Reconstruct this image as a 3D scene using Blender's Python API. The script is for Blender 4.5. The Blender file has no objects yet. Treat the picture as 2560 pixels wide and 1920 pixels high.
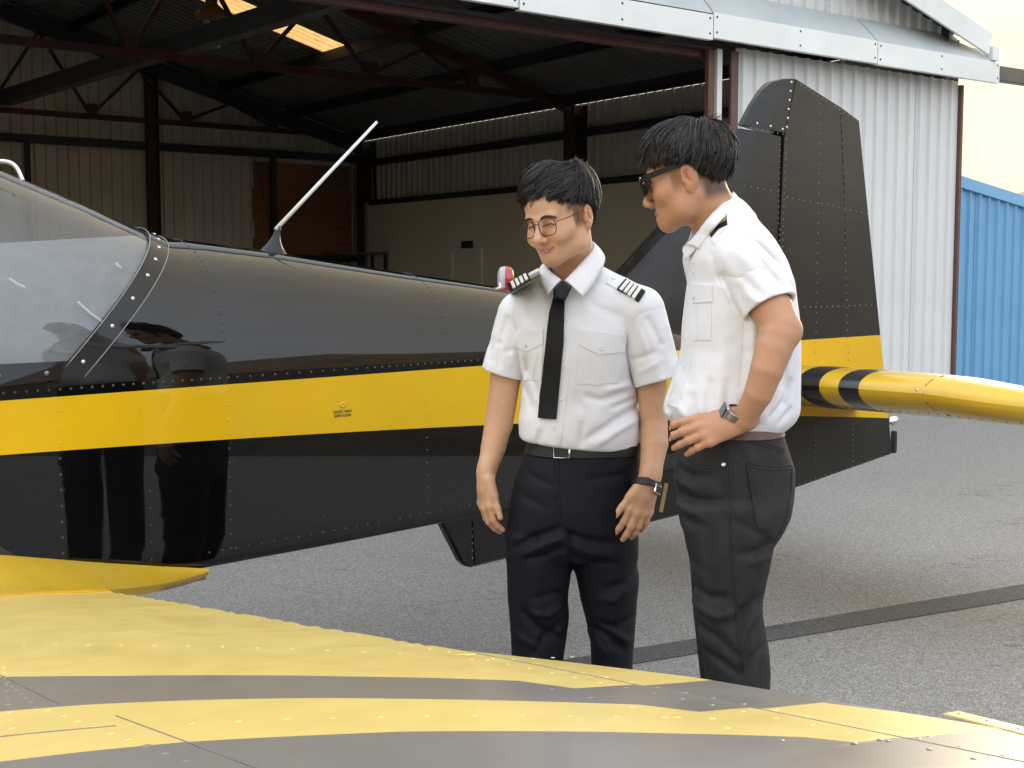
import bpy, bmesh, math, random
import numpy as np
from mathutils import Vector, Matrix

scene = bpy.context.scene
random.seed(4)
RNG = np.random.default_rng(7)
R = math.radians

# ---------------------------------------------------------------- camera
F_PX = 3200.0                       # focal length in pixels of a 2560 px wide frame
CAM_H = 1.5
PITCH = math.atan(264 / F_PX)
cam_data = bpy.data.cameras.new('camera')
cam = bpy.data.objects.new('camera', cam_data)
scene.collection.objects.link(cam)
scene.camera = cam
cam_data.sensor_width = 36.0
cam_data.lens = 36.0 * F_PX / 2560.0
cam_data.clip_start = 0.05
cam_data.clip_end = 6000
cam.location = (0, 0, CAM_H)
cam.rotation_euler = (math.pi / 2 - PITCH, 0, 0)

# ---------------------------------------------------------------- sky, sun, exposure
SUN_AZ = R(27)                      # low veiled sun just right of the hangar
SUN_EL = R(10)
world = bpy.data.worlds.new('World')
scene.world = world
world.use_nodes = True
wn, wl = world.node_tree.nodes, world.node_tree.links
wn.clear()
w_out = wn.new('ShaderNodeOutputWorld')
w_bg = wn.new('ShaderNodeBackground')
w_sky = wn.new('ShaderNodeTexSky')
w_sky.sky_type = 'NISHITA'
w_sky.sun_disc = False
w_sky.sun_elevation = SUN_EL
w_sky.sun_rotation = SUN_AZ
w_sky.air_density = 1.2
w_sky.dust_density = 2.5
w_sky.ozone_density = 1.0
w_tc = wn.new('ShaderNodeTexCoord')
w_map = wn.new('ShaderNodeMapping')
w_map.inputs['Scale'].default_value = (1.6, 1.6, 6.0)
w_noise = wn.new('ShaderNodeTexNoise')
w_noise.inputs['Scale'].default_value = 2.3
w_noise.inputs['Detail'].default_value = 7
w_noise.inputs['Roughness'].default_value = 0.55
w_ramp = wn.new('ShaderNodeValToRGB')
w_ramp.color_ramp.elements[0].position = 0.36
w_ramp.color_ramp.elements[0].color = (0.92, 0.92, 0.92, 1)
w_ramp.color_ramp.elements[1].position = 0.62
w_ramp.color_ramp.elements[1].color = (1.0, 1.0, 1.0, 1)
w_mix = wn.new('ShaderNodeMix')
w_mix.data_type = 'RGBA'
# thin cloud sheet: cream towards the low sun, blue grey on the far side of the sky
w_geo = wn.new('ShaderNodeVectorMath'); w_geo.operation = 'DOT_PRODUCT'
w_geo.inputs[1].default_value = (math.sin(SUN_AZ), math.cos(SUN_AZ), 0.0)
w_cr = wn.new('ShaderNodeValToRGB')
cr_ = w_cr.color_ramp.elements
cr_[0].position = 0.10; cr_[0].color = (.93, .87, .80, 1)
cr_[1].position = 0.88; cr_[1].color = (.66, .56, .40, 1)
for p_, c_ in ((.33, (1.0, 1.12, 1.30)), (.55, (.88, .99, 1.17)), (.74, (.74, .71, .64))):
    e_ = cr_.new(p_); e_.color = (*c_, 1)
w_half = wn.new('ShaderNodeMath'); w_half.operation = 'MULTIPLY_ADD'; w_half.inputs[1].default_value = .5; w_half.inputs[2].default_value = .5
w_sc = wn.new('ShaderNodeVectorMath'); w_sc.operation = 'SCALE'; w_sc.inputs['Scale'].default_value = 13.5
wl.new(w_tc.outputs['Generated'], w_geo.inputs[0]); wl.new(w_geo.outputs['Value'], w_half.inputs[0]); wl.new(w_half.outputs[0], w_cr.inputs['Fac'])
wl.new(w_cr.outputs['Color'], w_sc.inputs[0]); wl.new(w_sc.outputs[0], w_mix.inputs[7])
wl.new(w_tc.outputs['Generated'], w_map.inputs['Vector'])
wl.new(w_map.outputs['Vector'], w_noise.inputs['Vector'])
wl.new(w_noise.outputs['Fac'], w_ramp.inputs['Fac'])
wl.new(w_ramp.outputs['Color'], w_mix.inputs[0])
wl.new(w_sky.outputs['Color'], w_mix.inputs[6])
wl.new(w_mix.outputs[2], w_bg.inputs['Color'])
w_bg.inputs['Strength'].default_value = 0.12
wl.new(w_bg.outputs[0], w_out.inputs[0])

sun_data = bpy.data.lights.new('sun', 'SUN')
sun_data.energy = 1.3
sun_data.angle = R(18)
sun_data.color = (1.0, 0.80, 0.55)
sun = bpy.data.objects.new('sun', sun_data)
scene.collection.objects.link(sun)
sun_dir = Vector((math.sin(SUN_AZ) * math.cos(SUN_EL), math.cos(SUN_AZ) * math.cos(SUN_EL), math.sin(SUN_EL)))
sun.rotation_euler = sun_dir.to_track_quat('Z', 'Y').to_euler()

scene.view_settings.view_transform = 'Standard'
scene.view_settings.look = 'None'
scene.view_settings.gamma = 1
scene.view_settings.use_curve_mapping = False
scene.view_settings.exposure = 0.32
scene.cycles.max_bounces = 7
scene.cycles.diffuse_bounces = 4
scene.cycles.glossy_bounces = 3
scene.cycles.transmission_bounces = 4
scene.cycles.transparent_max_bounces = 8
scene.cycles.use_adaptive_sampling = True
scene.cycles.adaptive_threshold = 0.02
scene.cycles.caustics_reflective = False
scene.cycles.caustics_refractive = False

# ---------------------------------------------------------------- helpers
COL = scene.collection
CP, SP = math.cos(PITCH), math.sin(PITCH)


def ray(px, py):
    a = (px - 1280) / F_PX
    b = -(py - 960) / F_PX
    return np.array([a, CP + b * SP, -SP + b * CP])


def at(px, py, Y):
    """world point seen at photo pixel (px,py), at distance Y in front of the camera"""
    r = ray(px, py)
    return np.array([0, 0, CAM_H]) + r * (Y / r[1])


def on_z(px, py, z):
    r = ray(px, py)
    return np.array([0, 0, CAM_H]) + r * ((z - CAM_H) / r[2])


def on_plane(px, py, p0, n):
    r = ray(px, py)
    t = np.dot(np.array(p0) - np.array([0, 0, CAM_H]), n) / np.dot(r, n)
    return np.array([0, 0, CAM_H]) + r * t


def link(o, parent=None):
    COL.objects.link(o)
    if parent is not None:
        o.parent = parent
    return o


def tag(o, label=None, cat=None, group=None, kind=None):
    if label: o['label'] = label
    if cat: o['category'] = cat
    if group: o['group'] = group
    if kind: o['kind'] = kind
    return o


def empty(name, loc=(0, 0, 0), rz=0.0, label=None, cat=None, group=None, kind=None):
    o = bpy.data.objects.new(name, None)
    o.empty_display_size = 0.1
    o.location = loc
    o.rotation_euler = (0, 0, rz)
    COL.objects.link(o)
    return tag(o, label, cat, group, kind)


def mesh(name, verts, faces, mat=None, parent=None, smooth=False, mats=None, midx=None, auto=None):
    me = bpy.data.meshes.new(name)
    me.from_pydata([tuple(map(float, v)) for v in verts], [], [tuple(int(i) for i in f) for f in faces])
    for m in (mats or ([mat] if mat else [])):
        me.materials.append(m)
    if midx is not None:
        me.polygons.foreach_set('material_index', np.array(midx, dtype=np.int32))
    if smooth:
        me.polygons.foreach_set('use_smooth', np.ones(len(me.polygons), dtype=bool))
    if auto is not None:
        bm = bmesh.new(); bm.from_mesh(me)
        for e in bm.edges:
            if len(e.link_faces) == 2 and e.calc_face_angle(0) > auto:
                e.smooth = False
        bm.to_mesh(me); bm.free()
    me.update()
    o = bpy.data.objects.new(name, me)
    return link(o, parent)


def fast_mesh(name, V, F, mat=None, parent=None, smooth=True):
    """numpy verts (n,3), quads (m,4)"""
    me = bpy.data.meshes.new(name)
    V = np.asarray(V, dtype=np.float32); F = np.asarray(F, dtype=np.int32)
    k = F.shape[1]
    me.vertices.add(len(V)); me.vertices.foreach_set('co', V.ravel())
    me.loops.add(F.size); me.loops.foreach_set('vertex_index', F.ravel())
    me.polygons.add(len(F)); me.polygons.foreach_set('loop_start', np.arange(0, F.size, k, dtype=np.int32))
    me.update(calc_edges=True)
    me.validate()
    if smooth:
        me.polygons.foreach_set('use_smooth', np.ones(len(me.polygons), dtype=bool))
    if mat: me.materials.append(mat)
    o = bpy.data.objects.new(name, me)
    return link(o, parent)


class MB:
    """collects simple shapes into one mesh"""
    def __init__(s): s.v = []; s.f = []; s.m = []

    def add(s, V, Fc, mi=0):
        b = len(s.v); s.v += [tuple(map(float, p)) for p in V]
        s.f += [tuple(i + b for i in q) for q in Fc]; s.m += [mi] * len(Fc); return s

    def box(s, c, d, M=None, mi=0):
        c = np.array(c, float); d = np.array(d, float) / 2
        V = [np.array([sx, sy, sz]) * d for sx in (-1, 1) for sy in (-1, 1) for sz in (-1, 1)]
        if M is not None: V = [np.array(M @ Vector(v)) for v in V]
        V = [v + c for v in V]
        return s.add(V, [(0, 1, 3, 2), (4, 6, 7, 5), (0, 4, 5, 1), (2, 3, 7, 6), (0, 2, 6, 4), (1, 5, 7, 3)], mi)

    def bar(s, a, b, w, h, up=(0, 0, 1), mi=0):
        a = np.array(a, float); b = np.array(b, float); t = b - a; t /= np.linalg.norm(t)
        u = np.array(up, float); x = np.cross(t, u)
        if np.linalg.norm(x) < 1e-4: x = np.cross(t, [0, 1, 0.01])
        x /= np.linalg.norm(x); y = np.cross(x, t)
        V = []
        for p in (a, b):
            for sx, sy in ((-1, -1), (1, -1), (1, 1), (-1, 1)): V.append(p + x * sx * w / 2 + y * sy * h / 2)
        return s.add(V, [(0, 1, 2, 3), (7, 6, 5, 4), (0, 4, 5, 1), (1, 5, 6, 2), (2, 6, 7, 3), (3, 7, 4, 0)], mi)

    def ibeam(s, a, b, w, h, t=.012, up=(0, 0, 1), mi=0):
        a = np.array(a, float); b = np.array(b, float); d = b - a; d /= np.linalg.norm(d)
        x = np.cross(d, np.array(up, float)); x /= np.linalg.norm(x); y = np.cross(x, d)
        s.bar(a + y * (h / 2 - t / 2), b + y * (h / 2 - t / 2), w, t, up, mi)
        s.bar(a - y * (h / 2 - t / 2), b - y * (h / 2 - t / 2), w, t, up, mi)
        return s.bar(a, b, t * .8, h - 2 * t - .001, up, mi)

    def tube(s, pts, r, n=8, mi=0, caps=True, closed=False):
        P = [np.array(p, float) for p in pts]; k = len(P)
        rr = r if hasattr(r, '__len__') else [r] * k
        V = []; Fc = []
        prev = None
        for i, p in enumerate(P):
            if closed: t = P[(i + 1) % k] - P[i - 1]
            else: t = P[min(i + 1, k - 1)] - P[max(i - 1, 0)]
            t = t / (np.linalg.norm(t) + 1e-12)
            if prev is None:
                x = np.cross(t, [0, 0, 1]) if abs(t[2]) < .9 else np.cross(t, [0, 1, 0])
            else:
                x = prev - t * np.dot(prev, t)
            x /= (np.linalg.norm(x) + 1e-12); prev = x; y = np.cross(t, x)
            for j in range(n):
                a = 2 * math.pi * j / n; V.append(p + (x * math.cos(a) + y * math.sin(a)) * rr[i])
        for i in range(k if closed else k - 1):
            i2 = (i + 1) % k
            for j in range(n):
                j2 = (j + 1) % n; Fc.append((i * n + j, i * n + j2, i2 * n + j2, i2 * n + j))
        if caps and not closed:
            Fc.append(tuple(range(n - 1, -1, -1))); Fc.append(tuple((k - 1) * n + j for j in range(n)))
        return s.add(V, Fc, mi)

    def lathe(s, prof, c=(0, 0, 0), n=16, M=None, mi=0):
        V = []; Fc = []
        for r_, z in prof:
            for j in range(n):
                a = 2 * math.pi * j / n; v = np.array([r_ * math.cos(a), r_ * math.sin(a), z])
                if M is not None: v = np.array(M @ Vector(v))
                V.append(v + np.array(c))
        for i in range(len(prof) - 1):
            for j in range(n):
                j2 = (j + 1) % n; Fc.append((i * n + j, i * n + j2, (i + 1) * n + j2, (i + 1) * n + j))
        Fc.append(tuple(range(n - 1, -1, -1))); Fc.append(tuple((len(prof) - 1) * n + j for j in range(n)))
        return s.add(V, Fc, mi)

    def dome(s, p, nrm, r, h, n=7, mi=0):
        nrm = np.array(nrm, float); nrm /= np.linalg.norm(nrm)
        x = np.cross(nrm, [0, 0, 1]) if abs(nrm[2]) < .9 else np.cross(nrm, [1, 0, 0])
        x /= np.linalg.norm(x); y = np.cross(nrm, x); p = np.array(p, float)
        V = []
        for rr, hh in ((1, -.15), (.8, .6)):
            for j in range(n):
                a = 2 * math.pi * j / n; V.append(p + (x * math.cos(a) + y * math.sin(a)) * r * rr + nrm * h * hh)
        V.append(p + nrm * h)
        Fc = [(j, (j + 1) % n, n + (j + 1) % n, n + j) for j in range(n)] + [(n + j, n + (j + 1) % n, 2 * n) for j in range(n)]
        return s.add(V, Fc, mi)

    def build(s, name, mat=None, parent=None, smooth=False, mats=None, auto=None, bevel=0):
        o = mesh(name, s.v, s.f, mat, parent, smooth, mats, s.m if mats else None, auto)
        if bevel:
            m = o.modifiers.new('bevel', 'BEVEL'); m.width = bevel; m.segments = 2; m.limit_method = 'ANGLE'
        return o


def prism(poly, z0, z1, axis='y'):
    """extrude 2-D polygon (x,z) between y0,y1"""
    n = len(poly); V = [(x, z0, z) for x, z in poly] + [(x, z1, z) for x, z in poly]
    Fc = [tuple(range(n)), tuple(range(2 * n - 1, n - 1, -1))]
    Fc += [(i, n + i, n + (i + 1) % n, (i + 1) % n) for i in range(n)]
    return V, Fc


def catmull(P, n=8):
    P = [np.array(p, float) for p in P]; out = []
    for i in range(len(P) - 1):
        p0 = P[max(i - 1, 0)]; p1 = P[i]; p2 = P[i + 1]; p3 = P[min(i + 2, len(P) - 1)]
        for k in range(n):
            t = k / n
            out.append(.5 * ((2 * p1) + (-p0 + p2) * t + (2 * p0 - 5 * p1 + 4 * p2 - p3) * t * t + (-p0 + 3 * p1 - 3 * p2 + p3) * t ** 3))
    out.append(P[-1]); return out

# ---------------------------------------------------------------- materials
class NT:
    def __init__(s, name):
        s.m = bpy.data.materials.new(name); s.m.use_nodes = True
        s.t = s.m.node_tree; s.n = s.t.nodes; s.l = s.t.links
        s.p = s.n['Principled BSDF']; s.out = s.n['Material Output']

    def new(s, typ, **kw):
        nd = s.n.new(typ)
        for k, v in kw.items(): setattr(nd, k, v)
        return nd

    def link(s, a, b): s.l.new(a, b); return s

    def coords(s, scale=(1, 1, 1), kind='Object', rot=(0, 0, 0)):
        tc = s.new('ShaderNodeTexCoord'); mp = s.new('ShaderNodeMapping')
        mp.inputs['Scale'].default_value = scale; mp.inputs['Rotation'].default_value = rot
        s.l.new(tc.outputs[kind], mp.inputs['Vector']); return mp.outputs[0]

    def noise(s, scale, detail=4, rough=.55, vec=None, dist=0):
        nd = s.new('ShaderNodeTexNoise'); nd.inputs['Scale'].default_value = scale
        nd.inputs['Detail'].default_value = detail; nd.inputs['Roughness'].default_value = rough
        nd.inputs['Distortion'].default_value = dist
        if vec is not None: s.l.new(vec, nd.inputs['Vector'])
        return nd.outputs['Fac']

    def ramp(s, fac, stops):
        r = s.new('ShaderNodeValToRGB'); e = r.color_ramp.elements
        while len(e) < len(stops): e.new(.5)
        for i, (p, c) in enumerate(stops):
            e[i].position = p; e[i].color = (c, c, c, 1) if not hasattr(c, '__len__') else (*c, 1)
        s.l.new(fac, r.inputs['Fac']); return r.outputs['Color']

    def mix(s, fac, a, b, mode='MIX'):
        nd = s.new('ShaderNodeMix'); nd.data_type = 'RGBA'; nd.blend_type = mode
        for sock, v in ((nd.inputs[0], fac), (nd.inputs[6], a), (nd.inputs[7], b)):
            if isinstance(v, bpy.types.NodeSocket): s.l.new(v, sock)
            elif hasattr(v, '__len__'): sock.default_value = (*v, 1)
            else: sock.default_value = v if sock.type == 'VALUE' else (v, v, v, 1)
        return nd.outputs[2]

    def math(s, op, a, b=None, c=None, clamp=False):
        nd = s.new('ShaderNodeMath', operation=op); nd.use_clamp = clamp
        for i, v in enumerate((a, b, c)):
            if v is None: continue
            if isinstance(v, bpy.types.NodeSocket): s.l.new(v, nd.inputs[i])
            else: nd.inputs[i].default_value = v
        return nd.outputs[0]

    def bump(s, h, strength, dist=.01):
        b = s.new('ShaderNodeBump'); b.inputs['Strength'].default_value = strength; b.inputs['Distance'].default_value = dist
        s.l.new(h, b.inputs['Height']); s.l.new(b.outputs[0], s.p.inputs['Normal']); return s

    def set(s, **kw):
        for k, v in kw.items():
            sk = s.p.inputs[k.replace('_', ' ')]
            if isinstance(v, bpy.types.NodeSocket): s.l.new(v, sk)
            elif hasattr(v, '__len__'): sk.default_value = (*v, 1)
            else: sk.default_value = v
        return s


M = {}


def plain(name, col, rough=.5, metal=0.0, var=.12, scale=6, bump=0, bscale=80, coat=0, spec=None, coords=(1, 1, 1)):
    t = NT(name); v = t.coords(coords)
    n = t.noise(scale, 5, .6, v)
    c0 = tuple(max(0, c * (1 - var)) for c in col); c1 = tuple(min(1, c * (1 + var)) for c in col)
    t.set(Base_Color=t.ramp(n, [(.3, c0), (.7, c1)]), Metallic=metal)
    t.set(Roughness=t.ramp(t.noise(scale * 2.3, 4, .6, v), [(.3, max(0, rough - .06)), (.7, min(1, rough + .06))]))
    if coat: t.set(Coat_Weight=coat, Coat_Roughness=.05)
    if spec is not None: t.set(Specular_IOR_Level=spec)
    if bump: t.bump(t.noise(bscale, 3, .5, v), bump, .005)
    M[name] = t.m
    return t.m


# ground
def m_asphalt(name, dark, light, stone):
    t = NT(name); v = t.coords()
    big = t.noise(.35, 4, .6, v)
    vor = t.new('ShaderNodeTexVoronoi'); vor.inputs['Scale'].default_value = 120; t.link(v, vor.inputs['Vector'])
    fine = t.noise(210, 3, .7, v)
    chip = t.ramp(vor.outputs['Color'], [(.25, dark), (.55, light), (.9, stone)])
    c = t.mix(.55, chip, t.ramp(fine, [(.36, tuple(x * .35 for x in dark)), (.60, tuple(x * 1.25 for x in stone))]))
    c = t.mix(t.ramp(big, [(.35, 0), (.68, .4)]), c, t.mix(.5, c, tuple(x * .62 for x in light)))
    vc = t.coords((1, 3.2, 1))
    cr = t.new('ShaderNodeTexVoronoi', feature='DISTANCE_TO_EDGE'); cr.inputs['Scale'].default_value = .55
    wob = t.new('ShaderNodeVectorMath', operation='ADD')
    nz = t.new('ShaderNodeTexNoise'); nz.inputs['Scale'].default_value = 3; nz.inputs['Detail'].default_value = 6; t.link(vc, nz.inputs['Vector'])
    t.link(vc, wob.inputs[0]); t.link(nz.outputs['Color'], wob.inputs[1]); t.link(wob.outputs[0], cr.inputs['Vector'])
    crk = t.ramp(cr.outputs['Distance'], [(.0, 1), (.009, 0)])
    gate = t.ramp(t.noise(.8, 2, .5, v), [(.5, 0), (.6, .6)])
    c = t.mix(t.math('MULTIPLY', crk, gate), c, tuple(x * .3 for x in dark))
    t.set(Base_Color=c, Roughness=.8, Specular_IOR_Level=.35)
    t.bump(t.math('ADD', t.math('MULTIPLY', vor.outputs['Distance'], 1.0), fine), .55, .006)
    M[name] = t.m


m_asphalt('asphalt', (.060, .058, .054), (.205, .199, .186), (.43, .415, .385))
m_asphalt('asphalt_dark', (.03, .03, .031), (.075, .075, .076), (.14, .138, .135))

t = NT('dry_grass'); v = t.coords()
t.set(Base_Color=t.ramp(t.noise(.6, 8, .65, v), [(.3, (.045, .034, .018)), (.7, (.12, .088, .045))]), Roughness=.9)
t.bump(t.noise(9, 6, .7, v), .6, .05); M['dry_grass'] = t.m
t = NT('hill_scrub'); v = t.coords()
t.set(Base_Color=t.ramp(t.noise(.05, 8, .7, v), [(.3, (.22, .15, .085)), (.6, (.40, .27, .15)), (.8, (.48, .33, .19))]), Roughness=.95)
M['hill_scrub'] = t.m

# metals and cladding
plain('white_cladding', (.66, .68, .68), .38, .0, .05, 1.2, .12, 3, spec=.6)
plain('white_fascia', (.78, .81, .79), .42, 0, .07, 1.4, .15, 2)
plain('grey_flashing', (.50, .55, .56), .45, .1, .1, 1.1, .25, 2.5)
plain('inner_sheet', (.70, .66, .60), .5, .25, .12, 1.0)
plain('roof_sheet', (.20, .205, .21), .5, .4, .15, 1.2)
plain('red_oxide', (.075, .024, .021), .55, 0, .25, 3)
plain('red_trim', (.13, .058, .045), .55, 0, .15, 3)
plain('dark_steel', (.045, .05, .065), .5, .3, .2, 3)
plain('grey_steel', (.10, .105, .105), .5, .2, .15, 3)
plain('track_steel', (.13, .105, .09), .55, .1, .2, 4)
plain('lining_board', (.80, .74, .60), .7, 0, .05, .8)
plain('door_paint', (.82, .77, .64), .5, 0, .04, 2)
plain('concrete', (.55, .51, .45), .75, 0, .2, 1.5, .2, 30)
plain('blue_cladding', (.15, .36, .58), .45, 0, .06, 1.5)
plain('blue_trim', (.18, .42, .64), .45, 0, .06, 1.5)
plain('pipe_grey', (.34, .33, .31), .5, .2, .1, 4)
plain('lamp_metal', (.45, .45, .45), .3, .8, .1, 4)
plain('lamp_amber', (.45, .22, .07), .4, 0, .1, 4)

t = NT('plywood'); v = t.coords((.6, 3, 12))
n1 = t.noise(2.2, 8, .65, v, 1.2)
t.set(Base_Color=t.ramp(n1, [(.25, (.17, .07, .024)), (.5, (.28, .125, .042)), (.8, (.36, .18, .07))]), Roughness=.65)
M['plywood'] = t.m

t = NT('skylight_sheet')
t.n.remove(t.p)
tr = t.new('ShaderNodeBsdfTranslucent'); gl = t.new('ShaderNodeBsdfDiffuse'); mx = t.new('ShaderNodeMixShader')
v = t.coords((4, 14, 1)); cc = t.ramp(t.noise(2, 4, .6, v), [(.3, (.62, .34, .10)), (.7, (.95, .62, .26))])
t.link(cc, tr.inputs['Color']); t.link(cc, gl.inputs['Color']); mx.inputs[0].default_value = .15
t.link(tr.outputs[0], mx.inputs[1]); t.link(gl.outputs[0], mx.inputs[2]); t.link(mx.outputs[0], t.out.inputs[0])
M['skylight_sheet'] = t.m

# ---------------------------------------------------------------- ground
mesh('apron', [(-70, -22, 0), (5.2, -22, 0), (6.2, 8.5, 0), (9.5, 11.5, 0), (90, 12.5, 0), (90, 75, 0), (-70, 75, 0)], [(0, 1, 2, 3, 4, 5, 6)], M['asphalt'])['kind'] = 'structure'
mesh('dry_field', [(-2500, -2500, -.03), (2500, -2500, -.03), (2500, 2500, -.03), (-2500, 2500, -.03)], [(0, 1, 2, 3)], M['dry_grass'])['kind'] = 'structure'
# thin sheet in darker colours crossing the apron
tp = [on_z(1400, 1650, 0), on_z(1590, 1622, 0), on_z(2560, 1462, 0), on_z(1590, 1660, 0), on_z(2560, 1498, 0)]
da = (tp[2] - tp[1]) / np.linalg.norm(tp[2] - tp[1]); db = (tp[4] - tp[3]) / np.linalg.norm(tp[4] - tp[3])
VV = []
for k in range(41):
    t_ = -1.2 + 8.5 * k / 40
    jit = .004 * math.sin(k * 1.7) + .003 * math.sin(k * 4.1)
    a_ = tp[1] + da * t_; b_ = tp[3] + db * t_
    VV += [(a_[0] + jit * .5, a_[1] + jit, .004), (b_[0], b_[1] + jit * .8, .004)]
mesh('dark_strip', VV, [(2 * k, 2 * k + 1, 2 * k + 3, 2 * k + 2) for k in range(40)], M['asphalt_dark'])['kind'] = 'structure'


def hills(name, r0, a0, a1, hmax, seed):
    rg = np.random.default_rng(seed); n = 90; ph = rg.uniform(0, 6.28, 6)
    V = []; Fc = []
    for i in range(n + 1):
        a = a0 + (a1 - a0) * i / n
        h = hmax * (.55 + .2 * math.sin(a * 5 + ph[0]) + .13 * math.sin(a * 11 + ph[1]) + .07 * math.sin(a * 23 + ph[2]) + .04 * math.sin(a * 57 + ph[3]))
        for rr, hh in ((r0, -1), (r0 * 1.06, h * .5), (r0 * 1.15, h * .85), (r0 * 1.25, h), (r0 * 1.6, -1)):
            V.append((rr * math.sin(a), rr * math.cos(a), hh))
    for i in range(n):
        for k in range(4): Fc.append((i * 5 + k, i * 5 + k + 1, (i + 1) * 5 + k + 1, (i + 1) * 5 + k))
    mesh(name, V, Fc, M['hill_scrub'], smooth=True)['kind'] = 'structure'


hills('hills', 330, R(-178), R(178), 42, 3)

# ---------------------------------------------------------------- hangar
YAW = R(36.5)
H_DEP = np.array([-math.sin(YAW), math.cos(YAW), 0]); H_FR = np.array([-math.cos(YAW), -math.sin(YAW), 0])
H_C = at(2396, 210, 15.0); H_C[2] = 0
hangar = empty('hangar', tuple(H_C), math.pi + YAW, 'open fronted hangar of white corrugated steel with a dark interior behind the aircraft', 'hangar')


def HL(w, v, z): return np.array([w, -v, z])


def h_local(P):
    d = np.array(P) - H_C; return np.dot(d, H_FR), np.dot(d, H_DEP), P[2]


EAVE, PIT, HW, HD = 4.27, .27, 18.0, 13.7


def zroof(w): return EAVE + PIT * (w if w <= HW / 2 else HW - w)


def sheet_mesh(x0, x1, zt, zb=0.0, rib=.034, pitch=.19):
    """trapezoidal steel sheet from x0 to x1, bottom zb, top function zt(x); ribs stand towards +y"""
    xs = []; k0 = x0
    while k0 < x1 - 1e-6:
        for dx, dy in ((0, 0), (.128, 0), (.140, rib), (.172, rib)):
            if k0 + dx <= x1 + 1e-6: xs.append((k0 + dx, dy))
        k0 += pitch
    xs.append((x1, 0)); xs.append((x1 + .03, .001))
    V = []; Fc = []
    for i, (x, y) in enumerate(xs): V += [(x, y, zb), (x, y, zt(x))]
    for i in range(len(xs) - 1): Fc.append((2 * i, 2 * i + 2, 2 * i + 3, 2 * i + 1))
    return V, Fc


def sheet_obj(name, V, Fc, mat, parent, loc, rz=0.0, me=None):
    if me is None:
        o = mesh(name, V, Fc, mat, parent)
    else:
        o = link(bpy.data.objects.new(name, me), parent)
    o.location = tuple(loc); o.rotation_euler = (0, 0, rz)
    return o


SW = .76
# front wall panel right of the opening (local +y is out of the front)
for i in range(5):
    x0 = SW * i; x1 = min(SW * (i + 1), 3.64)
    if x1 - x0 < .1: continue
    V, Fc = sheet_mesh(0, x1 - x0, lambda x: 3.76)
    sheet_obj('cladding_sheet', V, Fc, M['white_cladding'], hangar, HL(x0, .0 + .004 * (i % 2), 0))
# front gable cladding above the flashing
i = 0
while i * SW < HW - .05:
    x0 = i * SW; x1 = min(x0 + SW, HW)
    V, Fc = sheet_mesh(0, x1 - x0, lambda x, x0=x0: max(zroof(x0 + x) - .02, 4.0), 3.95)
    sheet_obj('gable_sheet', V, Fc, M['white_cladding'], hangar, HL(x0, .03 + .004 * (i % 2), 0)); i += 1
# left front panel beyond the opening
for i in range(4):
    V, Fc = sheet_mesh(0, SW, lambda x: 3.95)
    sheet_obj('cladding_sheet', V, Fc, M['white_cladding'], hangar, HL(15.0 + SW * i, .004 * (i % 2), 0))
# side walls: one shared mesh
sideme = None
for side, w in ((0, 0.0), (1, HW)):
    i = 0
    while i * SW < HD - .1:
        V, Fc = sheet_mesh(0, min(SW, HD - i * SW), lambda x: 4.236)
        o = sheet_obj('wall_sheet', V, Fc, M['inner_sheet'], hangar, (0, 0, 0))
        o.location = tuple(HL(w, i * SW if side else i * SW, 0))
        o.rotation_euler = (0, 0, -math.pi / 2)
        i += 1
# back wall
i = 0
while i * SW < HW - .05:
    x0 = i * SW; x1 = min(x0 + SW, HW)
    V, Fc = sheet_mesh(0, x1 - x0, lambda x, x0=x0: zroof(x0 + x) + .06)
    o = sheet_obj('back_sheet', V, Fc, M['inner_sheet'], hangar, HL(x0, HD + .004 * (i % 2), 0)); i += 1

# roof sheets, one strip of them translucent
sk_n = np.array([-PIT, 0, 1.0])
RN = H_FR * (-PIT) + np.array([0, 0, 1.0]); RP = H_C + np.array([0, 0, EAVE])
sk = [h_local(on_plane(px, py, RP, RN)) for px, py in ((768, 70), (879, 120), (832, 136), (723, 86), (558, 0), (637, 27))]
SKV = (sk[1][1] + sk[2][1]) / 2; SKW = sk[2][0]
SL = math.sqrt(1 + PIT * PIT)
nroof = int(HD / SW) + 1
sk_i = int((SKV + .3) / SW)


def roof_sheet(v0, width, w0, w1, mat, name, left=False):
    V, Fc = sheet_mesh(0, width, lambda x: 1.0)
    out = []
    for x, y, z in V:
        w = w0 + (w1 - w0) * z
        ww = w if not left else HW - w
        out.append(HL(ww, v0 + x, zroof(min(w, HW / 2)) + y + .02 - (PIT * (-w) if w < 0 else 0)))
    return mesh(name, out, Fc if not left else [q[::-1] for q in Fc], mat, hangar)


for i in range(nroof):
    v0 = -.28 + i * SW
    if i == sk_i:
        roof_sheet(v0, SW, -.01, SKW, M['roof_sheet'], 'roof_sheet')
        roof_sheet(v0, SW, SKW, 8.2, M['skylight_sheet'], 'skylight')
        roof_sheet(v0, SW, 8.2, HW / 2, M['roof_sheet'], 'roof_sheet')
    else:
        roof_sheet(v0, SW, -.01, HW / 2, M['roof_sheet'], 'roof_sheet')
    roof_sheet(v0, SW, -.01, HW / 2, M['roof_sheet'], 'roof_sheet', True)

MB().box(HL(HW / 2, HD / 2, .006), (HW - .1, HD - .1, .012)).build('floor_slab', M['concrete'], hangar)

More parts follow.
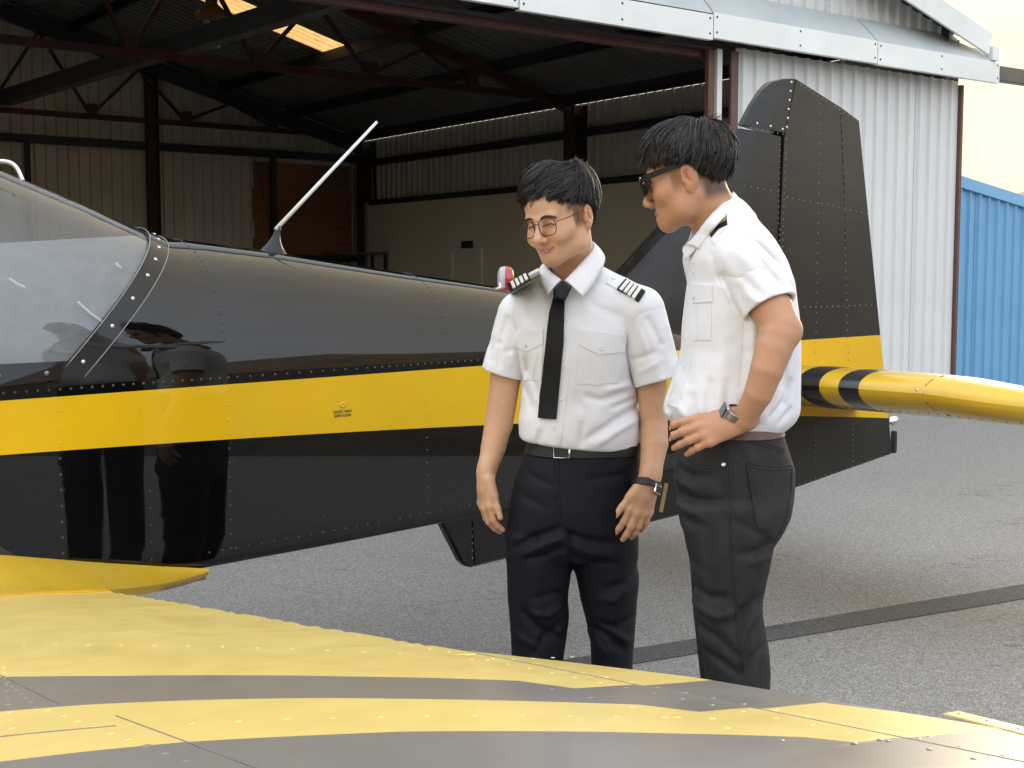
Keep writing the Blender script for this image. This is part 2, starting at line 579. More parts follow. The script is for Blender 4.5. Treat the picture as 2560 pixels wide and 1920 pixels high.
# fascia panels with open joints, leaning flashing panels above
joints = [-.34, 1.87, 4.29, 6.56, 8.9, 11.2, 13.5, 15.8, 18.3]
for k in range(len(joints) - 1):
    a, b = joints[k] + .006, joints[k + 1] - .006
    dz = .012 * math.sin(k * 2.3)
    mb = MB(); mb.box(HL((a + b) / 2, -.30, 3.85 + dz), (b - a, .02, .235))
    mb.box(HL((a + b) / 2, -.27, 3.742 + dz), (b - a, .06, .012))
    p = mb.build('fascia_panel', M['white_fascia'], hangar, bevel=.004)
    s_ = MB()
    for sx in (a + .04, b - .04, (a + b) / 2):
        for sz in (3.79, 3.93): s_.dome(HL(sx, -.311, sz + dz), (0, 1, 0), .012, .006)
    s_.build('screw', M['dark_steel'], p)['kind'] = 'stuff'
    # flashing: slightly dented sheet
    V = []; Fc = []; n = 14
    a2 = max(a, -.26)
    for i in range(n + 1):
        w = a2 + (b - a2) * i / n
        for j in range(5):
            q = j / 4
            dent = .014 * math.sin(w * 3.1 + j) * math.sin(q * math.pi) + .02 * math.exp(-((w - 4.45) / .25) ** 2) * math.sin(q * 3.1)
            q2 = min(q, max(.02, (zroof(w) - .13 - 3.967) / .30)); V.append(HL(w, -.305 + .30 * q2, 3.967 + .30 * q2 + dent * (q2 / max(q, .01))))
    for i in range(n):
        for j in range(4): Fc.append((i * 5 + j, i * 5 + j + 1, (i + 1) * 5 + j + 1, (i + 1) * 5 + j))
    mesh('flashing_panel', V, Fc, M['grey_flashing'], hangar, smooth=True)
# barge capping along the gable
for sgn in (0, 1):
    mb = MB(); n = 6
    for k in range(n):
        w0 = -.14 + (HW / 2 + .14) * k / n; w1 = -.14 + (HW / 2 + .14) * (k + 1) / n - .004
        f0 = (lambda w: w) if sgn == 0 else (lambda w: HW - w)
        mb = MB()
        za, zb_ = EAVE + PIT * w0, EAVE + PIT * w1
        mb.bar(HL(f0(w0), -.30, za - .075), HL(f0(w1), -.30, zb_ - .075), .03, .25)
        mb.bar(HL(f0(w0), -.215, za + .058), HL(f0(w1), -.215, zb_ + .058), .135, .014)
        mb.build('barge_capping', M['white_fascia'], hangar, bevel=.004)
mb = MB().box(HL(-.23, -.28, 4.06), (.12, .10, .16)).build('barge_end_cap', M['white_fascia'], hangar, bevel=.006)
# right corner trim, jambs, columns of the opening
MB().box(HL(-.028, -.012, 1.86), (.045, .06, 3.72)).build('corner_trim', M['red_trim'], hangar)
MB().box(HL(3.70, -.01, 1.86), (.10, .03, 3.72)).build('door_jamb', M['red_trim'], hangar)
MB().box(HL(3.82, .10, 1.86), (.12, .02, 3.72)).build('jamb_infill', M['dark_steel'], hangar)
MB().box(HL(3.915, -.0, 1.86), (.065, .06, 3.72)).build('jamb_flashing', M['white_cladding'], hangar)
MB().box(HL(4.005, .02, 1.86), (.075, .05, 3.72)).build('front_column', M['red_trim'], hangar)
MB().box(HL(14.9, .02, 1.86), (.12, .2, 3.72)).build('front_column', M['red_trim'], hangar)
MB().bar(HL(3.95, .12, 3.68), HL(15, .12, 3.68), .08, .07).build('header_beam', M['red_oxide'], hangar)
MB().bar(HL(3.95, .02, 3.72), HL(15, .02, 3.72), .05, .03).build('header_angle', M['dark_steel'], hangar)
# sliding door track sticking out past the corner
MB().bar(HL(-.36, -.22, 3.86), HL(-4.2, -.22, 3.90), .12, .17).build('door_track', M['track_steel'], hangar, bevel=.01)

# portal columns, purlins, girts
for w in (.16, HW - .16):
    for v in (6.75, 13.3):
        MB().ibeam(HL(w, v, 0), HL(w, v, 4.2), .26, .30, .02, up=(1, 0, 0)).build('column', M['red_oxide'], hangar)
for k in range(7):
    for sgn in (0, 1):
        w = .35 + k * 1.38; ww = w if sgn == 0 else HW - w
        mb = MB(); z = zroof(w) - .10
        mb.bar(HL(ww, -.1, z), HL(ww, HD - .1, z), .012, .19); mb.bar(HL(ww + .035, -.1, z - .09), HL(ww + .035, HD - .1, z - .09), .07, .012)
        mb.build('purlin', M['dark_steel'], hangar)
for z in (3.77, 2.99):
    MB().bar(HL(.08, .2, z), HL(.08, HD - .2, z), .12, .12 if z > 3.3 else .10).build('girt', M['dark_steel'], hangar)
    MB().bar(HL(HW - .08, .2, z), HL(HW - .08, HD - .2, z), .12, .12).build('girt', M['dark_steel'], hangar)
MB().bar(HL(.2, HD - .08, 3.87), HL(HW - .2, HD - .08, 3.87), .12, .14).build('girt', M['dark_steel'], hangar)
MB().bar(HL(.2, HD - .08, 1.9), HL(HW - .2, HD - .08, 1.9), .12, .12).build('girt', M['dark_steel'], hangar)
MB().ibeam(HL(4.42, HD - .17, 0), HL(4.42, HD - .17, zroof(4.42) - .25), .16, .2, .02, up=(1, 0, 0)).build('wind_column', M['red_oxide'], hangar)
MB().bar(HL(2.05, HD - .14, 0), HL(2.05, HD - .14, 3.8), .10, .08).build('wall_stud', M['dark_steel'], hangar)
MB().bar(HL(6.6, HD - .12, 0), HL(6.6, HD - .12, 3.8), .09, .05).build('wall_stud', M['dark_steel'], hangar)


def truss(v, rafter_mat, chord_mat, chord_h, web_r, rafter_h):
    tr_ = empty('truss'); tr_.parent = hangar
    for sgn in (0, 1):
        fx = (lambda w: w) if sgn == 0 else (lambda w: HW - w)
        MB().bar(HL(fx(.05), v, zroof(.05) - .2 - rafter_h / 2 + .06), HL(fx(HW / 2), v, zroof(HW / 2) - .2 - rafter_h / 2 + .06), .13, rafter_h).build('rafter', rafter_mat, tr_)
    MB().bar(HL(.1, v, 4.28), HL(HW - .1, v, 4.28), .09, chord_h).build('bottom_chord', chord_mat, tr_)
    n = 10; sp = (HW - .9) / n
    for k in range(1, n):
        w = .45 + sp * k
        MB().box(HL(w, v - .05, 4.40), (.17, .03, .19)).build('gusset', chord_mat, tr_)
        for d in (-1, 1):
            w2 = w + d * sp * .5
            zt = zroof(w2) - .25 - rafter_h * .5
            if zt > 4.5:
                MB().bar(HL(w + d * .05, v, 4.36), HL(w2, v, zt), .05, .05).build('web_member', chord_mat if web_r else rafter_mat, tr_)


truss(6.75, M['red_oxide'], M['red_oxide'], .10, True, .14)
truss(13.3, M['dark_steel'], M['red_oxide'], .09, False, .26)

# spare grey beam slung through the roof space
ga, gb = h_local(on_z(9, 246, 4.44)), h_local(on_z(836, -6, 4.44))
mb = MB(); ga = HL(*ga); gb = HL(*gb); gd = (gb - ga) / np.linalg.norm(gb - ga)
mb.bar(ga, gb + gd * 1.2, .20, .24)
hb = mb.build('box_beam', M['grey_steel'], hangar, bevel=.008)

# lining, door, sign on the right hand wall
MB().box(HL(.16, 6.7, 1.465), (.03, 13.1, 2.93)).build('lining_board', M['lining_board'], hangar)
dr = empty('door'); dr.parent = hangar
MB().box(HL(.185, 9.75, .98), (.03, .80, 1.92)).build('door_leaf', M['door_paint'], dr)
mb = MB(); mb.box(HL(.20, 10.19, .98), (.05, .07, 1.96)); mb.box(HL(.20, 9.31, .98), (.05, .07, 1.96)); mb.box(HL(.20, 9.75, 1.99), (.05, .95, .07))
mb.build('door_frame', M['white_fascia'], dr)
MB().lathe([(.012, 0), (.025, .02), (.025, .05), (.0, .06)], HL(.21, 9.45, 1.0), 10, Matrix.Rotation(R(90), 4, 'Y').to_3x3()).build('door_knob', M['lamp_metal'], dr)
MB().box(HL(.18, 13.25, 1.5), (.10, .06, 3.0)).build('pipe', M['pipe_grey'], hangar)

plain('sign_black', (.01, .012, .012), .4); plain('sign_white', (.75, .76, .74), .5)
sg = empty('exit_sign', tuple(H_C + H_FR * .185 + H_DEP * 9.75 + np.array([0, 0, 2.03])), math.pi + YAW - math.pi / 2, 'black exit sign with running figure and arrow above the hangar side door', 'sign')
MB().box((0, -.012, .065), (.36, .02, .13)).build('panel', M['sign_black'], sg)
# arrow in a square at the right, running figure in a square at the left
mb = MB(); mb.bar((.04, -.026, .065), (.105, -.026, .065), .004, .022, up=(0, 0, 1))
mb.add([(.10, -.028, .105), (.145, -.028, .065), (.10, -.028, .025), (.10, -.024, .105), (.145, -.024, .065), (.10, -.024, .025)], [(0, 1, 2), (5, 4, 3), (0, 3, 4, 1), (1, 4, 5, 2), (2, 5, 3, 0)])
mb.build('arrow', M['sign_white'], sg)
mb = MB()
for a, b, wd in (((-.10, .095), (-.085, .06), .018), ((-.085, .06), (-.06, .045), .012), ((-.06, .045), (-.055, .02), .010), ((-.085, .06), (-.11, .04), .012), ((-.11, .04), (-.135, .035), .010), ((-.098, .09), (-.07, .075), .009), ((-.098, .09), (-.125, .075), .009)):
    mb.bar((a[0], -.026, a[1]), (b[0], -.026, b[1]), .004, wd, up=(0, 0, 1) if abs(a[0] - b[0]) > .012 else (1, 0, 0))
mb.box((-.098, -.026, .112), (.018, .004, .018))
mb.bar((-.165, -.026, .015), (-.165, -.026, .12), .008, .004); mb.bar((-.03, -.026, .015), (-.03, -.026, .12), .008, .004)
mb.build('running_figure', M['sign_white'], sg)

# plywood boards on the back wall
zb = 3.72; bx = 0
for row in range(6):
    hh = (.50, .66, .30, .34, .55, .6)[row]
    w0, w1 = (.34, 2.40) if row % 2 == 0 else (.30, 2.44)
    MB().box(HL((w0 + w1) / 2, HD - .045 - .006 * (row % 3), zb - hh / 2), (w1 - w0, .02, hh - .012)).build('plywood_board', M['plywood'], hangar)
    zb -= hh
MB().tube([HL(.30, HD - .1, z) for z in (0, 2, 4.1)], .03, 8).build('pipe', M['pipe_grey'], hangar)
MB().tube([HL(2.45 - .42 * q, HD - .2 + .02 * math.sin(q * 9), 3.8 - 1.9 * q) for q in np.linspace(0, 1, 6)], .008, 6).build('cable', M['dark_steel'], hangar)
MB().tube([HL(.26 - .2 * q, HD - .2 - .1 * q, 3.8 - 1.9 * q) for q in np.linspace(0, 1, 6)], .008, 6).build('cable', M['dark_steel'], hangar)

# high bay lamps under the roof
for (px, py, v_, lab, mt) in ((517, 118, 9.2, 'bare metal dish lamp hanging below the grey beam in the hangar roof', 'lamp_metal'), (530, 42, 6.0, 'amber shaded lamp hanging beside the roof skylight', 'lamp_amber')):
    Pc = H_C + H_DEP * v_
    P = on_plane(px, py, Pc, H_DEP)
    lm = empty('high_bay_lamp', tuple(P), 0, lab, 'lamp', 'high bay lamps')
    MB().lathe([(.20, 0), (.19, .03), (.13, .10), (.075, .15), (.07, .17), (.0, .171)], (0, 0, 0), 20).build('lamp_shade', M[mt], lm, smooth=True, auto=R(40))
    MB().lathe([(.065, .171), (.075, .2), (.075, .34), (.05, .38), (0, .381)], (0, 0, 0), 14).build('lamp_housing', M['dark_steel'], lm, smooth=True, auto=R(40))
    MB().tube([(0, 0, .38), (0, 0, .38 + max(.3, zroof(h_local(P)[0]) - P[2] - .42))], .012, 6).build('hanger_rod', M['dark_steel'], lm)

# storage rack near the back corner
rk = empty('storage_rack', tuple(H_C + H_FR * .75 + H_DEP * 12.6), math.pi + YAW, 'dark steel storage rack in the back corner of the hangar', 'rack')
for x in (-.45, .55):
    for y in (-.25, .25): MB().bar((x, y, 0), (x, y, 2.02), .05, .05).build('post', M['dark_steel'], rk)
for z in (.5, 1.2, 1.98):
    MB().box((.05, 0, z), (1.1, .56, .04)).build('shelf', M['track_steel'], rk)

# ---------------------------------------------------------------- blue shed beside the hangar
BS = at(2392, 441, 15.2); BS2 = at(2560, 493, 16.0)
shed_o = np.array([BS[0], BS[1], 0]) + H_FR * .35 + H_DEP * .0
shed = empty('blue_shed', tuple(shed_o), math.pi + YAW, 'blue corrugated steel shed standing against the right side of the hangar', 'shed')
b_sl = (BS[2] - BS2[2]) / np.linalg.norm((BS2 - BS)[:2])
z_sh0 = BS[2] + b_sl * .35
for i in range(9):
    x0 = -SW * (i + 1)
    V, Fc = sheet_mesh(0, SW, lambda x, x0=x0: z_sh0 + b_sl * (x0 + x) - .05, 0, .03)
    sheet_obj('cladding_sheet', V, Fc, M['blue_cladding'], shed, (x0, .004 * (i % 2), 0))
L_ = SW * 9
MB().bar((0, .03, z_sh0 - .06), (-L_, .03, z_sh0 - b_sl * L_ - .06), .05, .14).build('barge_trim', M['blue_trim'], shed, bevel=.006)
V = [(0, 0, z_sh0), (-L_, 0, z_sh0 - b_sl * L_), (-L_, -9, z_sh0 - b_sl * L_), (0, -9, z_sh0)]
mesh('roof', V + [(x, y, z - .03) for x, y, z in V], [(0, 1, 2, 3), (7, 6, 5, 4), (0, 4, 5, 1), (1, 5, 6, 2), (2, 6, 7, 3), (3, 7, 4, 0)], M['blue_trim'], shed)
MB().box((-L_, -4.5, .6), (.03, 9, 1.2)).build('side_wall', M['blue_cladding'], shed)

# ---------------------------------------------------------------- aircraft
A_O = np.array([-1.66, 3.66, 0.0]); A_ANG = math.atan2(6.7 - 3.66, 1.93 + 1.66)
ES = np.array([math.cos(A_ANG), math.sin(A_ANG), 0]); EN = np.array([math.sin(A_ANG), -math.cos(A_ANG), 0])
plane = empty('aircraft', tuple(A_O), A_ANG, 'black and yellow light aircraft with striped wing and tall fin parked on the apron', 'aircraft')


def a_local(P):
    d = np.array(P) - A_O; return np.array([np.dot(d, ES), -np.dot(d, EN), P[2]])


def a_cen(px, py): return a_local(on_plane(px, py, A_O, EN))


# paints -----------------------------------------------------------
def stripe_mask(t):
    tc = t.new('ShaderNodeTexCoord'); sx = t.new('ShaderNodeSeparateXYZ'); t.link(tc.outputs['Object'], sx.inputs[0])
    s, z = sx.outputs['X'], sx.outputs['Z']
    top = t.math('MULTIPLY_ADD', s, .006, 1.177)
    bot = t.math('ADD', t.math('MULTIPLY_ADD', s, -.021, 1.034), t.math('MULTIPLY', t.math('MULTIPLY', s, s), -.0075))
    return t.math('MULTIPLY', t.math('LESS_THAN', z, top), t.math('GREATER_THAN', z, bot))


YEL = (.70, .43, .012)


def paint(name, black, rough, coat, coat_r, dust, stripe=True, yel=YEL, ior=1.5, spec=.1, cior=1.5):
    t = NT(name); v = t.coords((1, 1, 1)); v2 = t.coords((1, 1, 6))
    sm = t.noise(3.0, 6, .65, v); fine = t.noise(60, 3, .6, v)
    blk = t.mix(t.ramp(sm, [(.45, 0), (.8, dust)]), black, (.10, .095, .085))
    yl = t.ramp(sm, [(.3, tuple(c * .93 for c in yel)), (.7, tuple(min(1, c * 1.05) for c in yel))])
    c = t.mix(stripe_mask(t), blk, yl) if stripe else blk
    streak = t.ramp(t.noise(3, 4, .6, v2), [(.35, max(.0, rough - .05)), (.7, rough + .10)])
    t.set(Base_Color=c, Roughness=streak, Coat_Weight=coat, Coat_Roughness=t.ramp(t.noise(14, 4, .6, v), [(.4, coat_r), (.75, coat_r + .05)]), IOR=ior, Specular_IOR_Level=spec, Coat_IOR=cior)
    w = t.noise(2.2, 2, .5, v)
    t.bump(t.math('ADD', t.math('MULTIPLY', w, 1.0), t.math('MULTIPLY', fine, .004)), .012, .012)
    M[name] = t.m


paint('fuselage_paint', (.0025, .0025, .003), .25, 1.0, .006, .02, spec=0, cior=1.57)
paint('fin_paint', (.011, .0105, .010), .42, .30, .14, .10, spec=.25)
paint('black_paint', (.006, .006, .007), .3, .7, .04, .08, False)


def yellow_black(name, col, rough, coat=.5, bmp=.12):
    t = NT(name); v = t.coords()
    sm = t.noise(2.5, 6, .65, v)
    dirt = t.ramp(t.noise(7, 7, .7, t.coords((1, 5, 1))), [(.5, 0), (.85, .12)])
    c = t.mix(dirt, t.ramp(sm, [(.3, tuple(x * .92 for x in col)), (.7, tuple(x * 1.06 for x in col))]), (.16, .14, .11))
    t.set(Base_Color=c, Roughness=t.ramp(t.noise(11, 5, .6, v), [(.3, rough - .05), (.7, rough + .08)]), Coat_Weight=coat, Coat_Roughness=.22)
    t.bump(t.noise(3.5, 3, .5, v), bmp, .012); M[name] = t.m


yellow_black('wing_yellow', (.82, .62, .19), .33)
yellow_black('wing_black', (.20, .188, .172), .38, .7)
yellow_black('gloss_yellow', (.72, .46, .03), .30, .6, .03)
plain('rivet_steel', (.20, .20, .20), .35, .7, .3, 30)
plain('rivet_yellow', (.66, .42, .03), .35, 0, .1, 30)
plain('rivet_dark', (.05, .05, .05), .35, .3, .4, 30)
plain('screw_bright', (.62, .62, .6), .25, .9, .1, 30)
plain('chrome', (.75, .76, .78), .12, 1.0, .05, 10)
plain('antenna_white', (.72, .72, .69), .4, 0, .06, 10)
plain('rubber', (.02, .02, .02), .7, 0, .2, 10)
plain('cabin_lining', (.22, .22, .21), .8, 0, .15, 8, .5, 120)
plain('cabin_panel', (.20, .205, .21), .7, 0, .12, 20, .9, 160)
plain('edge_wear', (.40, .30, .06), .6, 0, .5, 60)

t = NT('canopy_glass'); t.n.remove(t.p)
lw = t.new('ShaderNodeLayerWeight'); lw.inputs['Blend'].default_value = .5
fr_o = t.math('MULTIPLY_ADD', t.math('POWER', lw.outputs['Facing'], 4.0), .90, .085)
gl = t.new('ShaderNodeBsdfGlossy'); gl.inputs['Roughness'].default_value = .02
tr = t.new('ShaderNodeBsdfTransparent'); tr.inputs['Color'].default_value = (.80, .83, .85, 1)
mx = t.new('ShaderNodeMixShader')
df = t.new('ShaderNodeBsdfDiffuse'); df.inputs['Color'].default_value = (.6, .62, .62, 1); mx2 = t.new('ShaderNodeMixShader'); mx2.inputs[0].default_value = .07
t.link(tr.outputs[0], mx2.inputs[1]); t.link(df.outputs[0], mx2.inputs[2])
t.link(fr_o, mx.inputs[0]); t.link(mx2.outputs[0], mx.inputs[1]); t.link(gl.outputs[0], mx.inputs[2])
t.link(mx.outputs[0], t.out.inputs[0]); M['canopy_glass'] = t.m

t = NT('lens_red'); t.set(Base_Color=(.55, .012, .02), Roughness=.12, Transmission_Weight=.25, Coat_Weight=1.0); M['lens_red'] = t.m
t = NT('lens_clear'); t.set(Base_Color=(.8, .83, .85), Roughness=.08, Transmission_Weight=.5, Coat_Weight=1.0); M['lens_clear'] = t.m

# fuselage surface ------------------------------------------------
FS = [-2.5, -1.6, -.6, 0, .64, 1.2, 1.93, 3.0, 3.78, 4.7]
F_W = [.36, .47, .455, .425, .382, .343, .288, .178, .055, .04]
F_ZB = [.74, .66, .655, .66, .628, .632, .643, .675, .71, .74]
F_ZL = [1.1, 1.2, 1.2, 1.2, 1.213, 1.214, 1.21, 1.13, 1.0, .98]
FT_S = [-2.5, -1.9, -1.5, -1.1, -.6, -.2, .155, .386, .573, .664, 1.065, 1.56, 2.07, 3.06, 3.78, 4.7]
F_ZT = [1.25, 1.38, 1.62, 1.88, 1.97, 1.93, 1.835, 1.75, 1.672, 1.634, 1.594, 1.53, 1.471, 1.305, 1.12, 1.1]


def fus(s, u):
    """u 0..1: 0 bottom centre, .12 lower corner, .5 longeron, 1 top centre; returns near-side half (y<0)"""
    W = np.interp(s, FS, F_W); zb = np.interp(s, FS, F_ZB); zl = np.interp(s, FS, F_ZL); zt = np.interp(s, FT_S, F_ZT)
    zl = min(zl, zt - .08)
    if u < .10: return np.array([s, -W * (u / .10) * .94, zb - .004])
    if u < .16:
        a = (u - .10) / .06 * math.pi / 2
        return np.array([s, -(W * .94 + W * .06 * math.sin(a)), zb + .03 * (1 - math.cos(a))])
    if u <= .5:
        q = (u - .16) / .34
        return np.array([s, -W, zb + .03 + (zl - zb - .03) * q])
    a = (u - .5) / .5 * math.pi / 2
    e = 2 / 2.15
    return np.array([s, -W * math.cos(a) ** e, zl + (zt - zl) * math.sin(a) ** e])


def s_strap(z): return .16 + (z - 1.16) * (.60 - .15) / (1.66 - 1.20) * 1.0


U_LOW = [0, .05, .10, .12, .14, .16, .2, .25, .3, .35, .4, .45, .5]
U_UP = list(np.linspace(.5, 1, 15))


def loft(us, s0f, s1f, ns, name, mat, mirror=True, off=0.0, flip=False):
    V = []; Fc = []
    for k in range(ns + 1):
        for u in us:
            s = 1.0
            for _ in range(5):
                p = fus(s, u); s0 = s0f(p[2]); s1 = s1f(p[2]); s = s0 + (s1 - s0) * k / ns
            p = fus(s, u)
            if off:
                q = fus(s, min(u + .01, 1)); r_ = fus(s, max(u - .01, 0)); t_ = q - r_; n_ = np.array([0, -t_[2], t_[1]]); n_ = n_ / (np.linalg.norm(n_) + 1e-9)
                p = p + n_ * off * (1 if n_[1] <= 0 else -1)
            V.append(p)
    m = len(us)
    for k in range(ns):
        for j in range(m - 1):
            q = (k * m + j, (k + 1) * m + j, (k + 1) * m + j + 1, k * m + j + 1); Fc.append(q)
    if mirror:
        b = len(V); V = V + [np.array([p[0], -p[1], p[2]]) for p in V]
        Fc = Fc + [tuple(b + i for i in reversed(q)) for q in Fc]
    return V, Fc


V1, F1 = loft(U_LOW, lambda z: -2.5, lambda z: 3.785, 60, '', None)
V2, F2 = loft(U_UP, lambda z: max(s_strap(z), .10), lambda z: 3.785, 50, '', None)
V3, F3 = loft([.5, .515, .53], lambda z: -1.9, lambda z: .10 if z < 1.2 else max(s_strap(z), .1), 20, '', None)
V4, F4 = loft(U_UP, lambda z: -2.5, lambda z: -1.9, 6, '', None)
mb = MB(); mb.add(V1, F1); mb.add(V2, F2); mb.add(V3, F3); mb.add(V4, F4)
fuselage = mb.build('fuselage', M['fuselage_paint'], plane, smooth=True)
bm = bmesh.new(); bm.from_mesh(fuselage.data); bmesh.ops.remove_doubles(bm, verts=bm.verts, dist=.0015); bmesh.ops.recalc_face_normals(bm, faces=bm.faces)
for e in bm.edges:
    if len(e.link_faces) == 2 and e.calc_face_angle(0) > R(35): e.smooth = False
bm.to_mesh(fuselage.data); bm.free()
# nose cap
mb = MB(); V = []; n = 24
ring = [fus(-2.5, u) for u in list(np.linspace(0, 1, 13))]; ring = ring + [np.array([p[0], -p[1], p[2]]) for p in ring[-2:0:-1]]
c = np.mean(ring, axis=0)
V = []
for q in (1, .85, .5, .15): V += [c + (p - c) * q + np.array([-(1 - q) * .35, 0, 0]) for p in ring]
k = len(ring); Fc = [(i * k + j, i * k + (j + 1) % k, (i + 1) * k + (j + 1) % k, (i + 1) * k + j) for i in range(3) for j in range(k)] + [tuple(range(3 * k, 4 * k))]
mb.add(V, Fc).build('nose_cowling', M['gloss_yellow'], plane, smooth=True)

# canopy
U_C = list(np.linspace(.53, 1, 14))
Vc, Fcc = loft(U_C, lambda z: -1.9, lambda z: s_strap(z) - .012, 26, '', None, True, -.006)
canopy = empty('canopy'); canopy.parent = plane
cg = mesh('glazing', Vc, Fcc, M['canopy_glass'], canopy, smooth=True)
# strap over the rear edge of the glazing, raised a few millimetres
def strap_pts(ds, u, off):
    s = .4
    for _ in range(8): p = fus(s, u); s = s_strap(p[2]) + ds
    p = fus(s, u); q = fus(s, min(u + .01, 1)); r_ = fus(s, max(u - .01, 0)); t_ = q - r_; n_ = np.array([0, -t_[2], t_[1]]); n_ /= np.linalg.norm(n_) + 1e-9
    return p + n_ * off * (1 if n_[1] <= 0 else -1), n_ * (1 if n_[1] <= 0 else -1)
us = list(np.linspace(.5, 1, 22)); V = []; Fc = []
for u in us:
    for ds, off in ((-.030, -.008), (-.030, .004), (.052, .004), (.052, -.004)): V.append(strap_pts(ds, u, off)[0])
for i in range(len(us) - 1):
    for j in range(3): Fc.append((i * 4 + j, i * 4 + j + 1, (i + 1) * 4 + j + 1, (i + 1) * 4 + j))
b = len(V); V += [np.array([p[0], -p[1], p[2]]) for p in V]; Fc += [tuple(b + i for i in q[::-1]) for q in Fc]
strap = mesh('rear_strap', V, Fc, M['black_paint'], canopy, smooth=True, auto=R(40))
for ds in (-.030, .052):
    MB().tube([strap_pts(ds, u, .0045)[0] for u in np.linspace(.51, .99, 24)], .0011, 5).build('strap_edge', M['pipe_grey'], canopy, smooth=True)
mb = MB()
for u in (.53, .585, .64, .70, .755, .81, .865, .92):
    p, n_ = strap_pts(.010, u, .004); mb.dome(p, n_, .0060, .0025, 10)
mb.build('strap_screw', M['screw_bright'], canopy, smooth=True)['kind'] = 'stuff'
# sill rail: raised black plate with a slanted aft end
def side_pt(s, z, off=.006):
    return np.array([s, -np.interp(s, FS, F_W) - off, z])
V = [side_pt(-1.9, 1.215, .012), side_pt(.02, 1.215, .012), side_pt(.20, 1.225, .012), side_pt(.235, 1.275, .010), side_pt(0, 1.275, .008), side_pt(-1.9, 1.275, .008)]
V += [p + np.array([0, .012, 0]) for p in V]
mesh('sill_rail', V, [(0, 1, 2, 3, 4, 5), (6, 11, 10, 9, 8, 7)] + [(i, 6 + i, 6 + (i + 1) % 6, (i + 1) % 6) for i in range(6)], M['black_paint'], canopy)
mb = MB()
for s in (.04, .17): mb.dome(side_pt(s, 1.245, .012), (0, -1, 0), .007, .004, 9)
mb.build('rail_screw', M['rivet_steel'], canopy, smooth=True)['kind'] = 'stuff'
# inside: rear bulkhead slope, floor and side lining
def inner(u, s, k=.955):
    p = fus(s, u); return np.array([s, p[1] * k, 1.2 + (p[2] - 1.2) * k])
V = []; Fc = []
us = list(np.linspace(.53, 1, 12))
for u in us:
    p, _ = strap_pts(-.03, u, -.02); V.append(p)
for u in us:
    p = inner(u, -.05, .9); V.append(np.array([min(p[0], -.05) - .35 * (1 - (u - .53) / .47), p[1], 1.20 + (p[2] - 1.2) * .62]))
m = len(us); Fc = [(j, j + 1, m + j + 1, m + j) for j in range(m - 1)]
b = len(V); V += [np.array([p[0], -p[1], p[2]]) for p in V]; Fc += [tuple(b + i for i in q[::-1]) for q in Fc]
mesh('bulkhead_lining', V, Fc, M['cabin_panel'], canopy, smooth=True)
MB().box((-.9, 0, 1.13), (2.4, .8, .04)).build('cabin_floor', M['cabin_lining'], canopy)
for y in (-.2, .2):
    st = MB(); st.box((-.75, y, 1.3), (.14, .36, .5), Matrix.Rotation(R(-12), 3, 'Y')); st.box((-1.0, y, 1.1), (.5, .36, .14))
    st.build('seat', M['cabin_lining'], canopy, bevel=.04)
# folded sun screen strips caught against the glazing
for (s0, z0, s1, z1) in ((.10, 1.50, .14, 1.475), (.285, 1.435, .355, 1.375), (.43, 1.545, .44, 1.53)):
    yy = lambda s, z: -np.interp(s, FS, F_W) * math.sqrt(max(.02, 1 - ((z - 1.2) / (np.interp(s, FT_S, F_ZT) - 1.2)) ** 2)) * .97
    MB().tube([(s0, yy(s0, z0), z0), ((s0 + s1) / 2 - .004, yy((s0 + s1) / 2, (z0 + z1) / 2), (z0 + z1) / 2), (s1, yy(s1, z1), z1)], .004, 6).build('tape_strip', M['antenna_white'], canopy)
# chrome grab handle on top of the canopy
P = [a_local(at(px, py, 3.62)) for px, py in ((-60, 412), (-20, 404), (20, 405), (42, 420), (57, 452))]
hd = MB().tube(catmull(P, 6), .0062, 10).build('grab_handle', M['chrome'], canopy, smooth=True)

# rivets on the fuselage
riv = MB(); rivy = MB()


def fus_u_of_z(s, z):
    lo, hi = .1, 1.0
    for _ in range(30):
        m_ = (lo + hi) / 2
        if fus(s, m_)[2] < z: lo = m_
        else: hi = m_
    return (lo + hi) / 2


def rivet(s, u, r=.0042, h=.0022):
    p = fus(s, u); q = fus(s, min(u + .008, 1)); r_ = fus(s, max(u - .008, 0)); t_ = q - r_; n_ = np.array([0, -t_[2], t_[1]]); n_ /= np.linalg.norm(n_) + 1e-9
    if n_[1] > 0: n_ = -n_
    z = p[2]; top = 1.177 + .006 * s; bot = 1.034 - .021 * s - .0075 * s * s
    (rivy if bot < z < top else riv).dome(p, n_, r, h, 6)


s = -.1
while s < 2.6:
    rivet(s, fus_u_of_z(s, 1.197 + .006 * s), .0048, .003); s += .031 if s < .75 or s > 1.25 else .045
s = .66
while s < 3.6: rivet(s, .172, .0042); s += .046
for s0 in (.205, .735, 1.52, 2.3):
    z = np.interp(s0, FS, F_ZB) + .05
    while z < 1.17: rivet(s0, fus_u_of_z(s0, z)); z += .044
for s0, z1 in ((.47, .9), (1.08, .78)):
    z = np.interp(s0, FS, F_ZB) + .05
    while z < z1: rivet(s0, fus_u_of_z(s0, z), .0035); z += .05
for s0, ds in ((.73, 0), (1.62, .02), (2.55, .02)):
    for u in np.linspace(.53, .97, 22): rivet(s0 + ds * (u - .5), u)
riv.build('rivets', M['rivet_dark'], plane, smooth=True)['kind'] = 'stuff'
rivy.build('rivets', M['rivet_yellow'], plane, smooth=True)['kind'] = 'stuff'

